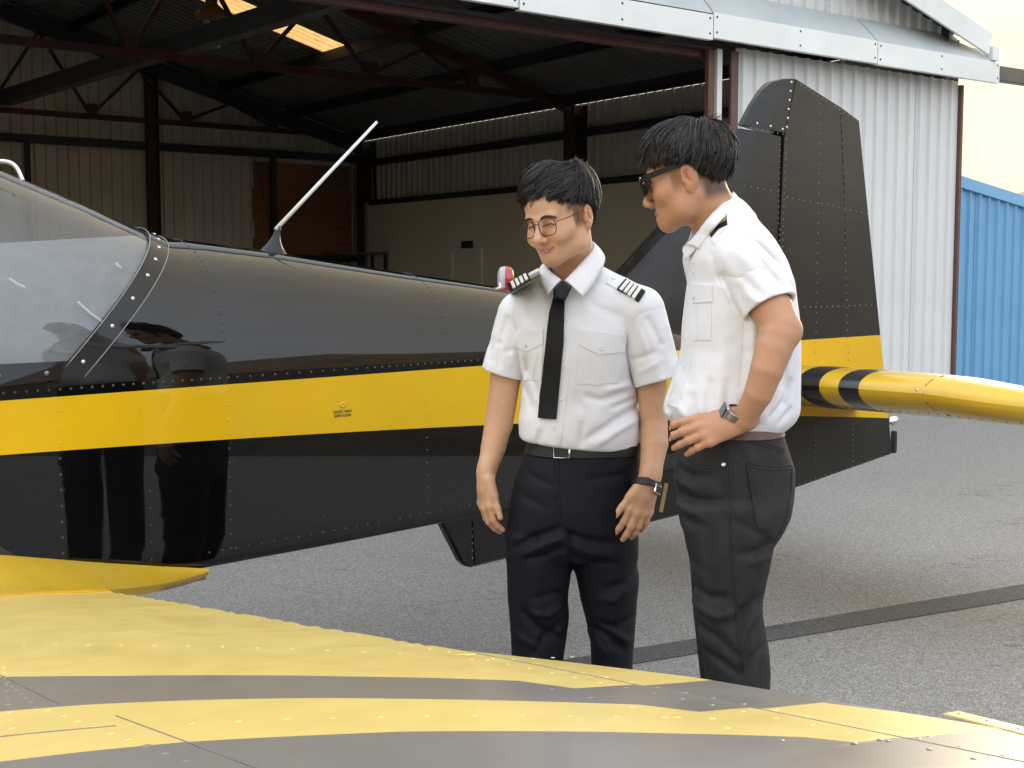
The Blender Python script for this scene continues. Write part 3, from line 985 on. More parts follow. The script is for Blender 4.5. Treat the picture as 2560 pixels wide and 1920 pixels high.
# static vent and its placard
sv = a_local(on_plane(819, 989, A_O + EN * .385 + 0, EN)); sv_s = sv[0]
sv = np.array([1.16, -np.interp(1.16, FS, F_W), 1.09])
MB().lathe([(.010, 0), (.010, .002), (.0035, .003), (.003, .0005), (0, .0005)], sv + np.array([0, -.0005, .0]), 16, Matrix.Rotation(R(90), 3, 'X')).build('static_vent', M['rivet_yellow'], plane, smooth=True)


def text(name, body, size, loc, rot, mat, parent, align='CENTER', ext=.0004):
    cu = bpy.data.curves.new(name, 'FONT'); cu.body = body; cu.size = size; cu.align_x = align; cu.extrude = ext
    o = bpy.data.objects.new(name, cu); COL.objects.link(o); o.location = loc; o.rotation_euler = rot; o.parent = parent
    dg = bpy.context.evaluated_depsgraph_get(); me = bpy.data.meshes.new_from_object(o.evaluated_get(dg))
    COL.objects.unlink(o); bpy.data.objects.remove(o)
    o2 = bpy.data.objects.new(name, me); me.materials.append(mat); o2.location = loc; o2.rotation_euler = rot
    return link(o2, parent)


W_ANG = math.atan2(.45 - .04, 4.7)
text('placard', 'STATIC VENT\nKEEP CLEAR', .0125, (sv[0], sv[1] - .0012, sv[2] - .026), (math.pi / 2, 0, W_ANG), M['rubber'], plane)

# aerial
an = empty('whip_aerial'); an.parent = plane
b0, b1, b2, tip = a_cen(650, 615), a_cen(706, 627), a_cen(697, 566), a_cen(942, 305)
mb = MB(); V = []; n = 12
secs = []
for q in np.linspace(0, 1, 8):
    c = (b0 + b1) / 2 * (1 - q) + b2 * q; w = .052 * (1 - q) ** 2.2 + .010; th = .022 * (1 - q) ** 2 + .008
    secs.append([c + np.array([math.cos(a) * w, math.sin(a) * th, -.02 * (1 - q)]) for a in np.linspace(0, 2 * math.pi, n, endpoint=False)])
V = [p for s_ in secs for p in s_]
Fc = [(i * n + j, i * n + (j + 1) % n, (i + 1) * n + (j + 1) % n, (i + 1) * n + j) for i in range(7) for j in range(n)] + [tuple(range(7 * n, 8 * n))]
mesh('aerial_base', V, Fc, M['black_paint'], an, smooth=True)
MB().tube([b2 - (tip - b2) * .03, b2 * .5 + tip * .5, tip], [.0075, .0062, .005], 10).build('aerial_rod', M['antenna_white'], an, smooth=True)

# beacon on the spine
bc = empty('beacon_light'); bc.parent = plane
c0 = a_cen(1264, 724)
mb = MB()
prof = [(.030, 0), (.033, .015), (.034, .05), (.031, .075), (.022, .09), (0, .094)]
for half, mt in ((0, 'lens_clear'), (1, 'lens_red')):
    V = []; Fc = []; n = 9
    a0 = R(-134) if half else R(46)
    for r_, z in prof:
        for j in range(n):
            a = a0 + math.pi * j / (n - 1); V.append(c0 + np.array([r_ * math.cos(a), r_ * math.sin(a), z - .002]))
    for i in range(len(prof) - 1):
        for j in range(n - 1): Fc.append((i * n + j, i * n + j + 1, (i + 1) * n + j + 1, (i + 1) * n + j))
    for i in range(len(prof) - 1): Fc.append((i * n, (i + 1) * n, (i + 1) * n + n - 1, i * n + n - 1))
    mesh('lens_half', V, Fc, M[mt], bc, smooth=True, auto=R(50))
MB().lathe([(.034, -.018), (.036, -.004), (.030, .0), (0, .0)], c0, 20).build('beacon_collar', M['black_paint'], bc, smooth=True, auto=R(40))
MB().lathe([(.075, -.045), (.07, -.025), (.045, -.016), (0, -.016)], c0, 24, Matrix.Diagonal((1.3, .7, 1)).to_3x3()).build('beacon_base', M['chrome'], bc, smooth=True, auto=R(50))

# ventral strake -------------------------------------------------
st = [a_cen(*p)[[0, 2]] for p in ((1086, 1290), (1145, 1402), (1158, 1414), (1172, 1417), (1642, 1299), (1925, 1229))]; st += [np.array([3.795, .72]), np.array([2.6, .70]), np.array([1.72, .66])]; st[0] = np.array([1.79, .60])
Vp, Fp = prism([tuple(p) for p in st], -.022, .022)
mesh('ventral_strake', Vp, Fp, M['black_paint'], plane).modifiers.new('b', 'BEVEL').width = .01
mb = MB()
for py in range(1320, 1410, 18):
    p = a_cen(1172, py); mb.dome((p[0], -.023, p[2]), (0, -1, 0), .005, .003, 7)
mb.build('strake_rivets', M['rivet_steel'], plane, smooth=True)['kind'] = 'stuff'
p0, p1 = a_cen(1178, 1300), a_cen(1184, 1414)
MB().bar((p0[0], -.024, p0[2]), (p1[0], -.024, p1[2] + .01), .006, .025, up=(1, 0, 0)).build('strake_strip', M['black_paint'], plane)

# fin and rudder -------------------------------------------------
def blade(poly, th, name, mat, parent, le_round=None, n_edge=1):
    """thin airfoil-like plate: polygon in (s,z), thickness th(s,z)"""
    bm = bmesh.new()
    vs = [bm.verts.new((x, 0, z)) for x, z in poly]
    f = bm.faces.new(vs)
    bmesh.ops.triangulate(bm, faces=[f])
    bmesh.ops.subdivide_edges(bm, edges=bm.edges[:], cuts=4, use_grid_fill=True)
    bmesh.ops.triangulate(bm, faces=bm.faces[:])
    bmesh.ops.subdivide_edges(bm, edges=bm.edges[:], cuts=2, use_grid_fill=True)
    V = [np.array(v.co) for v in bm.verts]; bm.verts.index_update()
    Fc = [tuple(v.index for v in f.verts) for f in bm.faces]; bnd = [tuple(v.index for v in e.verts) for e in bm.edges if len(e.link_faces) == 1]
    bm.free()
    A = [np.array([p[0], -th(p[0], p[2]) / 2, p[2]]) for p in V]; B = [np.array([p[0], th(p[0], p[2]) / 2, p[2]]) for p in V]
    k = len(V); Fall = Fc + [tuple(k + i for i in q[::-1]) for q in Fc] + [(a, b, k + b, k + a) for a, b in bnd]
    o = mesh(name, A + B, Fall, mat, parent, smooth=True)
    bm = bmesh.new(); bm.from_mesh(o.data); bmesh.ops.remove_doubles(bm, verts=bm.verts, dist=.0004); bmesh.ops.recalc_face_normals(bm, faces=bm.faces)
    for e in bm.edges:
        if len(e.link_faces) == 2 and e.calc_face_angle(0) > R(38): e.smooth = False
    bm.to_mesh(o.data); bm.free()
    return o


def sz(px, py): p = a_cen(px, py); return (p[0], p[2])


FH = lambda z: np.interp(z, [.5, 1.0, 1.714, 2.177, 2.45], [3.80, 3.79, 3.794, 3.815, 3.90])      # hinge line s(z)
FLE = lambda z: np.interp(z, [1.1, 1.32, 1.51, 1.775, 2.197, 2.45], [2.15, 2.58, 2.898, 3.147, 3.541, 3.75])
FTE = lambda z: np.interp(z, [.55, 1.03, 2.292], [4.832, 4.731, 4.462])


def fin_t(s, z):
    ch = max(.2, FH(z) - FLE(z)); q = (s - FLE(z)) / ch
    return .10 * math.sqrt(max(0.0, min(1, q * 2.2))) * (1 - .25 * max(0, q - .4)) * min(1, .62 + .2 * (2.5 - z)) + .002


def rud_t(s, z):
    q = max(0, min(1, (s - FH(z)) / max(.15, FTE(z) - FH(z))))
    return .072 * (1 - q) + .010


fin_poly = [(2.3, 1.18)] + [(FLE(z), z) for z in (1.32, 1.42, 1.51, 1.64, 1.775, 1.99, 2.185)] + [(3.81, 2.165)] + [(FH(z) - .012, z) for z in (1.95, 1.714, 1.3, 1.0)] + [(3.4, 1.0)]
blade(fin_poly, fin_t, 'fin', M['fin_paint'], plane)
rud = empty('rudder'); rud.parent = plane
rud_poly = [(FH(z) + .006, z) for z in (.5, 1.0, 1.714, 2.16)] + [(3.90, 2.425), sz(1974, 201), sz(2097, 270), sz(2145, 302)] + [(FTE(z), z) for z in (1.8, 1.2, .9, .57)]
rb_line = sz(1980, 1215); rud_poly[0] = (FH(.47), .465)
blade(rud_poly, rud_t, 'rudder_skin', M['fin_paint'], rud)
horn = [sz(1850, 312), sz(1875, 262), sz(1900, 225), sz(1920, 207), sz(1945, 199), sz(1972, 199)]
horn_t = lambda s, z: .075 * math.sqrt(max(0.0, min(1, (s - FLE(z) + .02) / .16))) + .004
blade(horn + [(3.888, 2.40), (3.824, 2.182)], horn_t, 'horn_balance', M['fin_paint'], rud)
# trailing trim tab seam and rivet rows
mb = MB(); mbs = MB()


def rud_rv(px, py, big=False):
    s, z = sz(px, py); th = rud_t(s, z) if s > FH(z) else (fin_t(s, z) if z < 2.17 else horn_t(s, z))
    (mbs if big else mb).dome((s, -th / 2 - .0005, z), (0, -1, 0), .0070 if big else .0040, .0035 if big else .0022, 7)


def row(pts, n, big=False):
    pts = [np.array(p, float) for p in pts]; L = [0]
    for a, b in zip(pts, pts[1:]): L.append(L[-1] + np.linalg.norm(b - a))
    for k in range(n):
        d = L[-1] * k / max(1, n - 1)
        x = np.interp(d, L, [p[0] for p in pts]); y = np.interp(d, L, [p[1] for p in pts]); rud_rv(x, y, big)


row([(2038, 262), (2035, 500), (2030, 760), (2027, 880)], 26)
row([(2096, 285), (2104, 500), (2110, 800), (2114, 900)], 34)
row([(1951, 495), (2060, 512), (2166, 535)], 15)
row([(1998, 768), (2100, 765), (2190, 762)], 14)
row([(1985, 215), (2140, 302)], 14)
row([(1936, 350), (1931, 600), (1926, 700)], 26)
row([(1948, 350), (1940, 600), (1936, 700)], 22)
row([(1845, 466), (1930, 480)], 6)
row([(1865, 322), (1940, 338)], 7)
row([(2027, 1060), (2026, 1140)], 7)
row([(2125, 1060), (2125, 1165)], 9)
row([(1985, 1208), (2220, 1137)], 18)
row([(1962, 208), (1950, 320)], 6, True)
row([(1880, 310), (1940, 325)], 3, True)
mb.build('rivets', M['rivet_steel'], rud, smooth=True)['kind'] = 'stuff'
mbs.build('screws', M['screw_bright'], rud, smooth=True)['kind'] = 'stuff'
# worn trailing tab seam: thin proud strip
P = [sz(2097, 278), sz(2104, 450), sz(2110, 620)]
mb = MB()
for a, b in zip(P, P[1:]):
    mb.bar((a[0], -rud_t(*a) / 2 - .001, a[1]), (b[0], -rud_t(*b) / 2 - .001, b[1]), .003, .006, up=(1, 0, 0))
mb.build('tab_seam', M['rivet_dark'], rud)
# tail light
c0 = sz(2229, 1052)
MB().lathe([(.0, -.04), (.022, -.03), (.026, 0), (.018, .022), (0, .028)], (c0[0] + .02, 0, c0[1]), 14, Matrix.Rotation(R(90), 3, 'Y')).build('tail_light', M['chrome'], rud, smooth=True)
c1 = sz(2232, 1105)
MB().box((c1[0] + .01, 0, c1[1]), (.025, .03, .12)).build('tail_bumper', M['rubber'], rud, bevel=.008)

# tailplane -------------------------------------------------------
SB_Z, SB_LE = 1.02, 3.48


def le_y(px):
    P = on_plane(px, 965, A_O + ES * SB_LE, ES); return -a_local(P)[1]


SB_T0, SB_TIP = le_y(2290), le_y(2655)


def stab_sec(y):
    """returns le_s, chord, thickness, z for span station y>=0"""
    q = max(0, (y - SB_T0) / (SB_TIP - SB_T0))
    le = SB_LE + .02 * y + .50 * q ** 2.6; ch = 1.00 - .06 * y
    te = SB_LE + 1.0 - .02 * y
    tk = .205 - .025 * y
    tk *= math.sqrt(max(.0, 1 - q ** 2.2)) * .96 + .04
    z = SB_Z + .0 * y - .075 * q ** 1.5
    return le, te - le, tk, z


def stab_mesh(sign, y0=.02):
    ys = list(np.linspace(y0, SB_T0, 25)) + list(np.linspace(SB_T0 + .01, SB_TIP, 26)); xs = [0, .004, .012, .03, .06, .1, .16, .25, .36, .5, .7, .85, 1.0]
    V = []; nx = len(xs)
    prof = lambda x: (2.969 * math.sqrt(x) - 1.26 * x - 3.516 * x * x + 2.843 * x ** 3 - 1.015 * x ** 4) / 2.0 * 1.0
    for y in ys:
        le, ch, tk, z = stab_sec(y)
        for sgn_ in (1, -1):
            for x in xs:
                V.append((le + ch * x, -sign * y, z + sgn_ * tk * prof(x) + .015 * (1 - x) - .085 * x - .20 * max(0, x - .5)))
    m = 2 * nx; Fc = []
    for i in range(len(ys) - 1):
        for j in range(nx - 1):
            Fc.append((i * m + j, i * m + j + 1, (i + 1) * m + j + 1, (i + 1) * m + j))
            Fc.append((i * m + nx + j, (i + 1) * m + nx + j, (i + 1) * m + nx + j + 1, i * m + nx + j + 1))
        Fc.append((i * m + nx - 1, i * m + 2 * nx - 1, (i + 1) * m + 2 * nx - 1, (i + 1) * m + nx - 1))
    e = (len(ys) - 1) * m
    for j in range(nx - 1): Fc.append((e + j, e + j + 1, e + nx + j + 1, e + nx + j))
    if sign < 0: Fc = [q[::-1] for q in Fc]
    return V, Fc


STR_Y = ((le_y(1990), le_y(2044)), (le_y(2091), le_y(2141)))
t = NT('tailplane_paint'); tc = t.new('ShaderNodeTexCoord'); sx = t.new('ShaderNodeSeparateXYZ'); t.link(tc.outputs['Object'], sx.inputs[0])
yy = t.math('ABSOLUTE', sx.outputs['Y'])
msk = None
sweep = t.math('MULTIPLY', t.math('SUBTRACT', sx.outputs['X'], SB_LE), 0.75)
zz = t.math('MULTIPLY', t.math('SUBTRACT', sx.outputs['Z'], SB_Z), -2.2)
zz = t.math('MAXIMUM', zz, 0.0)
yq = yy
for a, b in STR_Y:
    m_ = t.math('MULTIPLY', t.math('GREATER_THAN', yq, a), t.math('LESS_THAN', yq, b))
    msk = m_ if msk is None else t.math('MAXIMUM', msk, m_)
v = t.coords()
c = t.mix(msk, t.ramp(t.noise(4, 5, .6, v), [(.3, (.64, .39, .012)), (.7, (.74, .46, .015))]), (.008, .008, .009))
t.set(Base_Color=c, Roughness=.35, Coat_Weight=.6, Coat_Roughness=.12)
M['tailplane_paint'] = t.m
for sgn_ in (1, -1):
    tp_ = empty('tailplane'); tp_.parent = plane
    V, Fc = stab_mesh(sgn_)
    o = mesh('tailplane_skin', V, Fc, M['tailplane_paint'], tp_, smooth=True, auto=R(50))
    if sgn_ == 1:
        mb = MB()
        for y in np.linspace(.2, SB_TIP - .1, 30):
            le, ch, tk, z = stab_sec(y); mb.dome((le + ch * .13, -y, z - tk * .44 + .002), (-.15, 0, -1), .005, .003, 6)
        mb.build('rivets', M['rivet_dark'], tp_, smooth=True)['kind'] = 'stuff'
        # tip fairing joint
        le, ch, tk, z = stab_sec(SB_T0 + .02)
        P = []
        prof = lambda x: (2.969 * math.sqrt(x) - 1.26 * x - 3.516 * x * x + 2.843 * x ** 3 - 1.015 * x ** 4) / 2.0
        for x in (.7, .5, .3, .15, .06, .02, 0): P.append((le + ch * x, -SB_T0 - .02, z + tk * prof(x) + .0155 * (1 - x) - .085 * x - .2 * max(0, x - .5)))
        for x in (.02, .06, .15, .3, .5, .7): P.append((le + ch * x, -SB_T0 - .02 - x * .25, z - tk * prof(x) + .0145 * (1 - x) - .085 * x - .2 * max(0, x - .5)))
        MB().tube(P, .0016, 5).build('fairing_joint', M['rubber'], tp_)
        sc = MB(); sc.dome((le + .004, -SB_T0 + .01, z + .03), (-1, 0, .5), .007, .004, 9); sc.build('fairing_screw', M['screw_bright'], tp_, smooth=True)

# wing ------------------------------------------------------------
WZ0, WD = .66, .118


def seam_s(y): return np.interp(abs(y), [.45, .72, 2.17, 2.98, 4.0], [.225, .222, .228, .19, .13])


def te_s(y): return np.interp(abs(y), [2.0, 2.3, 3.2, 4.0], [.372, .375, .385, .30])


def camber(d): return .16 * d - .11 * d * d


def le_s(y): return -1.16 + .05 * max(0, abs(y) - 1)


def zwing(s, y):
    z = WZ0 + WD * (abs(y) - .45); sm = seam_s(y); d = sm - s
    if d >= 0:
        z += camber(d)
        L = le_s(y); x = max(0.0, (s - L))
        if x < .35: z -= .11 * (1 - math.sqrt(max(0, 1 - (1 - x / .35) ** 2)))
    else:
        z += d * .15 - .003
    return z


def wing_px(px, py):
    z = .85
    for _ in range(25):
        p = a_local(on_z(px, py, z)); z = .5 * z + .5 * zwing(p[0], p[1])
    return p[0], -p[1]


B1 = [(0, 1692), (290, 1690), (580, 1688), (870, 1691), (1157, 1697), (1296, 1702), (1437, 1721), (1600, 1715), (1818, 1697)]
B2 = [(0, 1779), (230, 1761), (463, 1751), (810, 1745), (1000, 1747), (1353, 1754), (1600, 1762), (1748, 1780), (1917, 1771), (2058, 1757), (2142, 1747)]
B3 = [(0, 1904), (230, 1877), (463, 1855), (810, 1837), (1000, 1829), (1353, 1828), (1705, 1834), (2015, 1843), (2135, 1856), (2340, 1838), (2516, 1822)]


def bcurve(B):
    P = sorted([wing_px(*p)[::-1] for p in B]); ys = [p[0] for p in P]; ss = [p[1] for p in P]
    k0 = (ss[1] - ss[0]) / max(.05, ys[1] - ys[0]); k1 = (ss[-1] - ss[-2]) / max(.05, ys[-1] - ys[-2])

    def f(y):
        if y < ys[0]: return ss[0] + (y - ys[0]) * k0
        if y > ys[-1]: return ss[-1] + (y - ys[-1]) * max(k1, .3)
        return np.interp(y, ys, ss)
    return f, ys


c1, y1 = bcurve(B1); c2, y2 = bcurve(B2); c3, y3 = bcurve(B3)
wing = empty('wing'); wing.parent = plane


def wing_part(lo, hi, y0, y1_, name, ny, mirror=False):
    V = []; Fc = []; mi = []; nsub = 7
    ys = sorted(set(list(np.linspace(y0, y1_, ny)) + [y for y in y1 + y2 + y3 if y0 < y < y1_]))
    for y in ys:
        a, b = lo(y), hi(y)
        cols = [a] + [min(max(c(y), a), b) for c in (c3, c2, c1)] + [b]
        for k in range(1, 5): cols[k] = max(cols[k], cols[k - 1])
        for k in range(4):
            for j in range(nsub + (1 if k == 3 else 0)):
                s = cols[k] + (cols[k + 1] - cols[k]) * j / nsub
                V.append((s, -y, zwing(s, y)))
    m = 4 * nsub + 1
    for i in range(len(ys) - 1):
        for j in range(m - 1):
            q = (i * m + j, (i + 1) * m + j, (i + 1) * m + j + 1, i * m + j + 1)
            w = abs(V[q[0]][0] - V[q[3]][0]) + abs(V[q[1]][0] - V[q[2]][0])
            if w < 1e-6: continue
            Fc.append(q); mi.append(0 if (j // nsub) in (1, 3) else 1)
    # wing bands from leading edge: black, yellow, black, yellow
    k = len(V); V2 = [(x, y, zwing(x, y) - max(.004, .10 * min(1, abs((x - hi(-y)) * 1.2)) + .012)) for x, y, z in V]
    base = len(Fc)
    F2_ = [tuple(k + i for i in q[::-1]) for q in Fc]
    edge = []
    for i in range(len(ys) - 1):
        edge.append((i * m + m - 1, (i + 1) * m + m - 1, k + (i + 1) * m + m - 1, k + i * m + m - 1)); edge.append((i * m, k + i * m, k + (i + 1) * m, (i + 1) * m))
    for j in range(m - 1):
        edge.append((j, j + 1, k + j + 1, k + j)); e = (len(ys) - 1) * m; edge.append((e + j, k + e + j, k + e + j + 1, e + j + 1))
    mi2 = mi + mi + [0] * len(edge)
    return V + V2, Fc + F2_ + edge, mi2


Vw, Fw, mw = wing_part(le_s, seam_s, .40, 3.95, 'wing_skin', 170)
wm = [M['wing_yellow'], M['wing_black']]
wsk = mesh('wing_skin', Vw, Fw, None, wing, smooth=True, mats=wm, midx=mw, auto=R(30))
Y_AIL = 2.28
Va, Fa, ma = wing_part(lambda y: seam_s(y) + .004, te_s, Y_AIL - .22, 3.93, 'aileron', 40)
# slanted inboard end of the aileron
Va = [np.array(p) for p in Va]
for p in Va:
    sm = seam_s(p[1]); q = (p[0] - sm) / (te_s(p[1]) - sm)
    yin = Y_AIL - .22; span = abs(p[1]) - yin
    if span < .5:
        p[1] = -(abs(p[1]) + .12 * q * (1 - span / .5))
ail = mesh('aileron', Va, Fa, None, wing, smooth=True, mats=wm, midx=ma, auto=R(30))
# right wing, mirrored
wing2 = empty('wing'); wing2.parent = plane
mesh('wing_skin', [(x, -y, z) for x, y, z in Vw], [q[::-1] for q in Fw], None, wing2, smooth=True, mats=wm, midx=mw, auto=R(30))
# lowered flap under the inboard trailing edge
V = []; Fc = []
ys = np.linspace(.75, 2.0, 12)
for y in ys:
    s = seam_s(y); z = zwing(s, y) - .03
    V += [(s - .10, -y, z - .02), (s - .02, -y, z - .14), (s - .03, -y, z - .17), (s - .12, -y, z - .08)]
for i in range(len(ys) - 1):
    for j in range(4): Fc.append((i * 4 + j, i * 4 + (j + 1) % 4, (i + 1) * 4 + (j + 1) % 4, (i + 1) * 4 + j))
mesh('flap', V, Fc, M['wing_yellow'], wing)

# wing rivets
ry = MB(); rk_ = MB(); dn = MB()


def wing_rv(s, y, r=.0062, dark=None):
    e = .01; n_ = np.array([-(zwing(s + e, -y) - zwing(s - e, -y)) / (2 * e), (zwing(s, y + e) - zwing(s, y - e)) / (2 * e), 1.0])
    p = np.array([s, -y, zwing(s, y)])
    b = sum(s > c(y) for c in (c3, c2, c1))
    (ry if b in (1, 3) else rk_).dome(p, n_, r * .8, .0008, 8)


def wing_row(p0, p1, step, r=.0062):
    a = np.array(wing_px(*p0)); b = np.array(wing_px(*p1)); n = int(np.linalg.norm(b - a) / step)
    for k in range(n + 1):
        q = a + (b - a) * k / max(1, n); wing_rv(q[0], q[1], r)


wing_row((60, 1612), (1000, 1634), .062, .005)
wing_row((10, 1668), (30, 1820), .05)
wing_row((480, 1808), (1780, 1796), .055)
wing_row((20, 1705), (90, 1765), .035, .007)
wing_row((120, 1775), (520, 1920), .05, .007)
wing_row((1380, 1722), (1950, 1850), .07)
y = .8
while y < 3.9:
    wing_rv(seam_s(y) - .034, y, .0045)
    if y > 2.3: wing_rv(seam_s(y) + .03, y, .0052)
    y += .055
wing_row((1180, 1648), (1430, 1642), .04, .005)
wing_row((2135, 1858), (2490, 1820), .045, .005)
ry.build('rivets', M['wing_yellow'], wing, smooth=True)['kind'] = 'stuff'
rk_.build('rivets', M['wing_black'], wing, smooth=True)['kind'] = 'stuff'
# lap joints in the skin: thin proud strips
for a, b in (((0, 1688), (150, 1762)), ((290, 1790), (640, 1920)), ((0, 1842), (290, 1815))):
    pa, pb = wing_px(*a), wing_px(*b); mb = MB(); pts = []
    for q in np.linspace(0, 1, 10):
        s = pa[0] + (pb[0] - pa[0]) * q; y = pa[1] + (pb[1] - pa[1]) * q; pts.append((s, -y, zwing(s, y) + .0004))
    mb.tube(pts, .0008, 5).build('lap_joint', M['wing_black'], wing)
pts = [(seam_s(y) + .002, -y, zwing(seam_s(y), y) + .0002) for y in np.linspace(2.08, 3.9, 40)]
MB().tube(pts, .0006, 5).build('aileron_gap', M['wing_black'], wing)
# hinge plate at the outboard end of the aileron
pa, pb = wing_px(2378, 1786), wing_px(2600, 1842)
mb = MB(); A_ = np.array([pa[0], -pa[1], zwing(*pa) + .008]); B_ = np.array([pb[0], -pb[1], zwing(*pb) + .008])
A_[2] -= .006; B_[2] -= .006; mb.bar(A_, B_, .026, .0025); o = mb.build('hinge_plate', M['wing_yellow'], wing, bevel=.0008)
mb = MB()
for q in (.12, .45, .8): mb.dome(A_ + (B_ - A_) * q + np.array([0, 0, .0012]), (0, 0, 1), .0055, .0015, 9)
mb.build('hinge_screw', M['screw_bright'], wing, smooth=True)['kind'] = 'stuff'

# root fillet fairing
ft = []; V = []; Fc = []
ts = np.linspace(-.9, .66, 34)
for s in ts:
    q = max(0, (s - .18) / .48)
    W = np.interp(s, FS, F_W)
    yo = W + .29 * (1 - q ** 1.25) + .004
    zt_ = np.interp(s, [-.9, 0, .3, .5, .66], [.86, .775, .705, .662, .628])
    zo = zwing(min(s, .2), yo) + .004 if s < .18 else (zwing(.18, yo) + .004) * (1 - q) + .622 * q
    zo = min(zo, zt_ - .004)
    for k in range(9):
        f_ = k / 8; y = W - .003 + (yo - W) * f_
        z = zt_ + (zo - zt_) * (1 - (1 - f_) ** 1.9)
        V.append((s, -y, z))
    V.append((s - .012, -(yo - .012), zo - .022)); V.append((s, -(W - .02), zo - .03))
m = 11
for i in range(len(ts) - 1):
    for j in range(m - 1): Fc.append((i * m + j, (i + 1) * m + j, (i + 1) * m + j + 1, i * m + j + 1))
fil = mesh('root_fillet', V, Fc, M['gloss_yellow'], wing, smooth=True, auto=R(60))
p = a_local(at(311, 1419, 3.55)); MB().dome((.42, -np.interp(.42, FS, F_W) - .004, .663), (.1, -1, .5), .009, .005, 10).build('fillet_screw', M['screw_bright'], wing, smooth=True)

# landing gear under the wing
for (s, y, name) in ((-.45, -1.35, 'main_gear'), (-.45, 1.35, 'main_gear'), (-2.1, 0, 'nose_gear')):
    g = empty(name); g.parent = plane
    MB().tube([(s, y * .9, .72), (s, y, .22)], .03, 10).build('leg', M['pipe_grey'], g, smooth=True)
    Mx = Matrix.Rotation(R(90), 3, 'X')
    MB().lathe([(.10, -.07), (.17, -.075), (.20, -.04), (.205, 0), (.20, .04), (.17, .075), (.10, .07)], (s, y + (0 if y == 0 else 0), .205), 24, Mx).build('tyre', M['rubber'], g, smooth=True, auto=R(50))
    MB().lathe([(.0, -.078), (.09, -.078), (.095, 0), (.09, .078), (0, .078)], (s, y, .205), 20, Mx).build('rim', M['antenna_white'], g, smooth=True, auto=R(40))

# ---------------------------------------------------------------- implicit surface modeller for people and clothes
from mathutils.bvhtree import BVHTree


def smin(a, b, k):
    h = np.maximum(k - np.abs(a - b), 0) / k
    return np.minimum(a, b) - h * h * k * .25


def smax(a, b, k): return -smin(-a, -b, k)


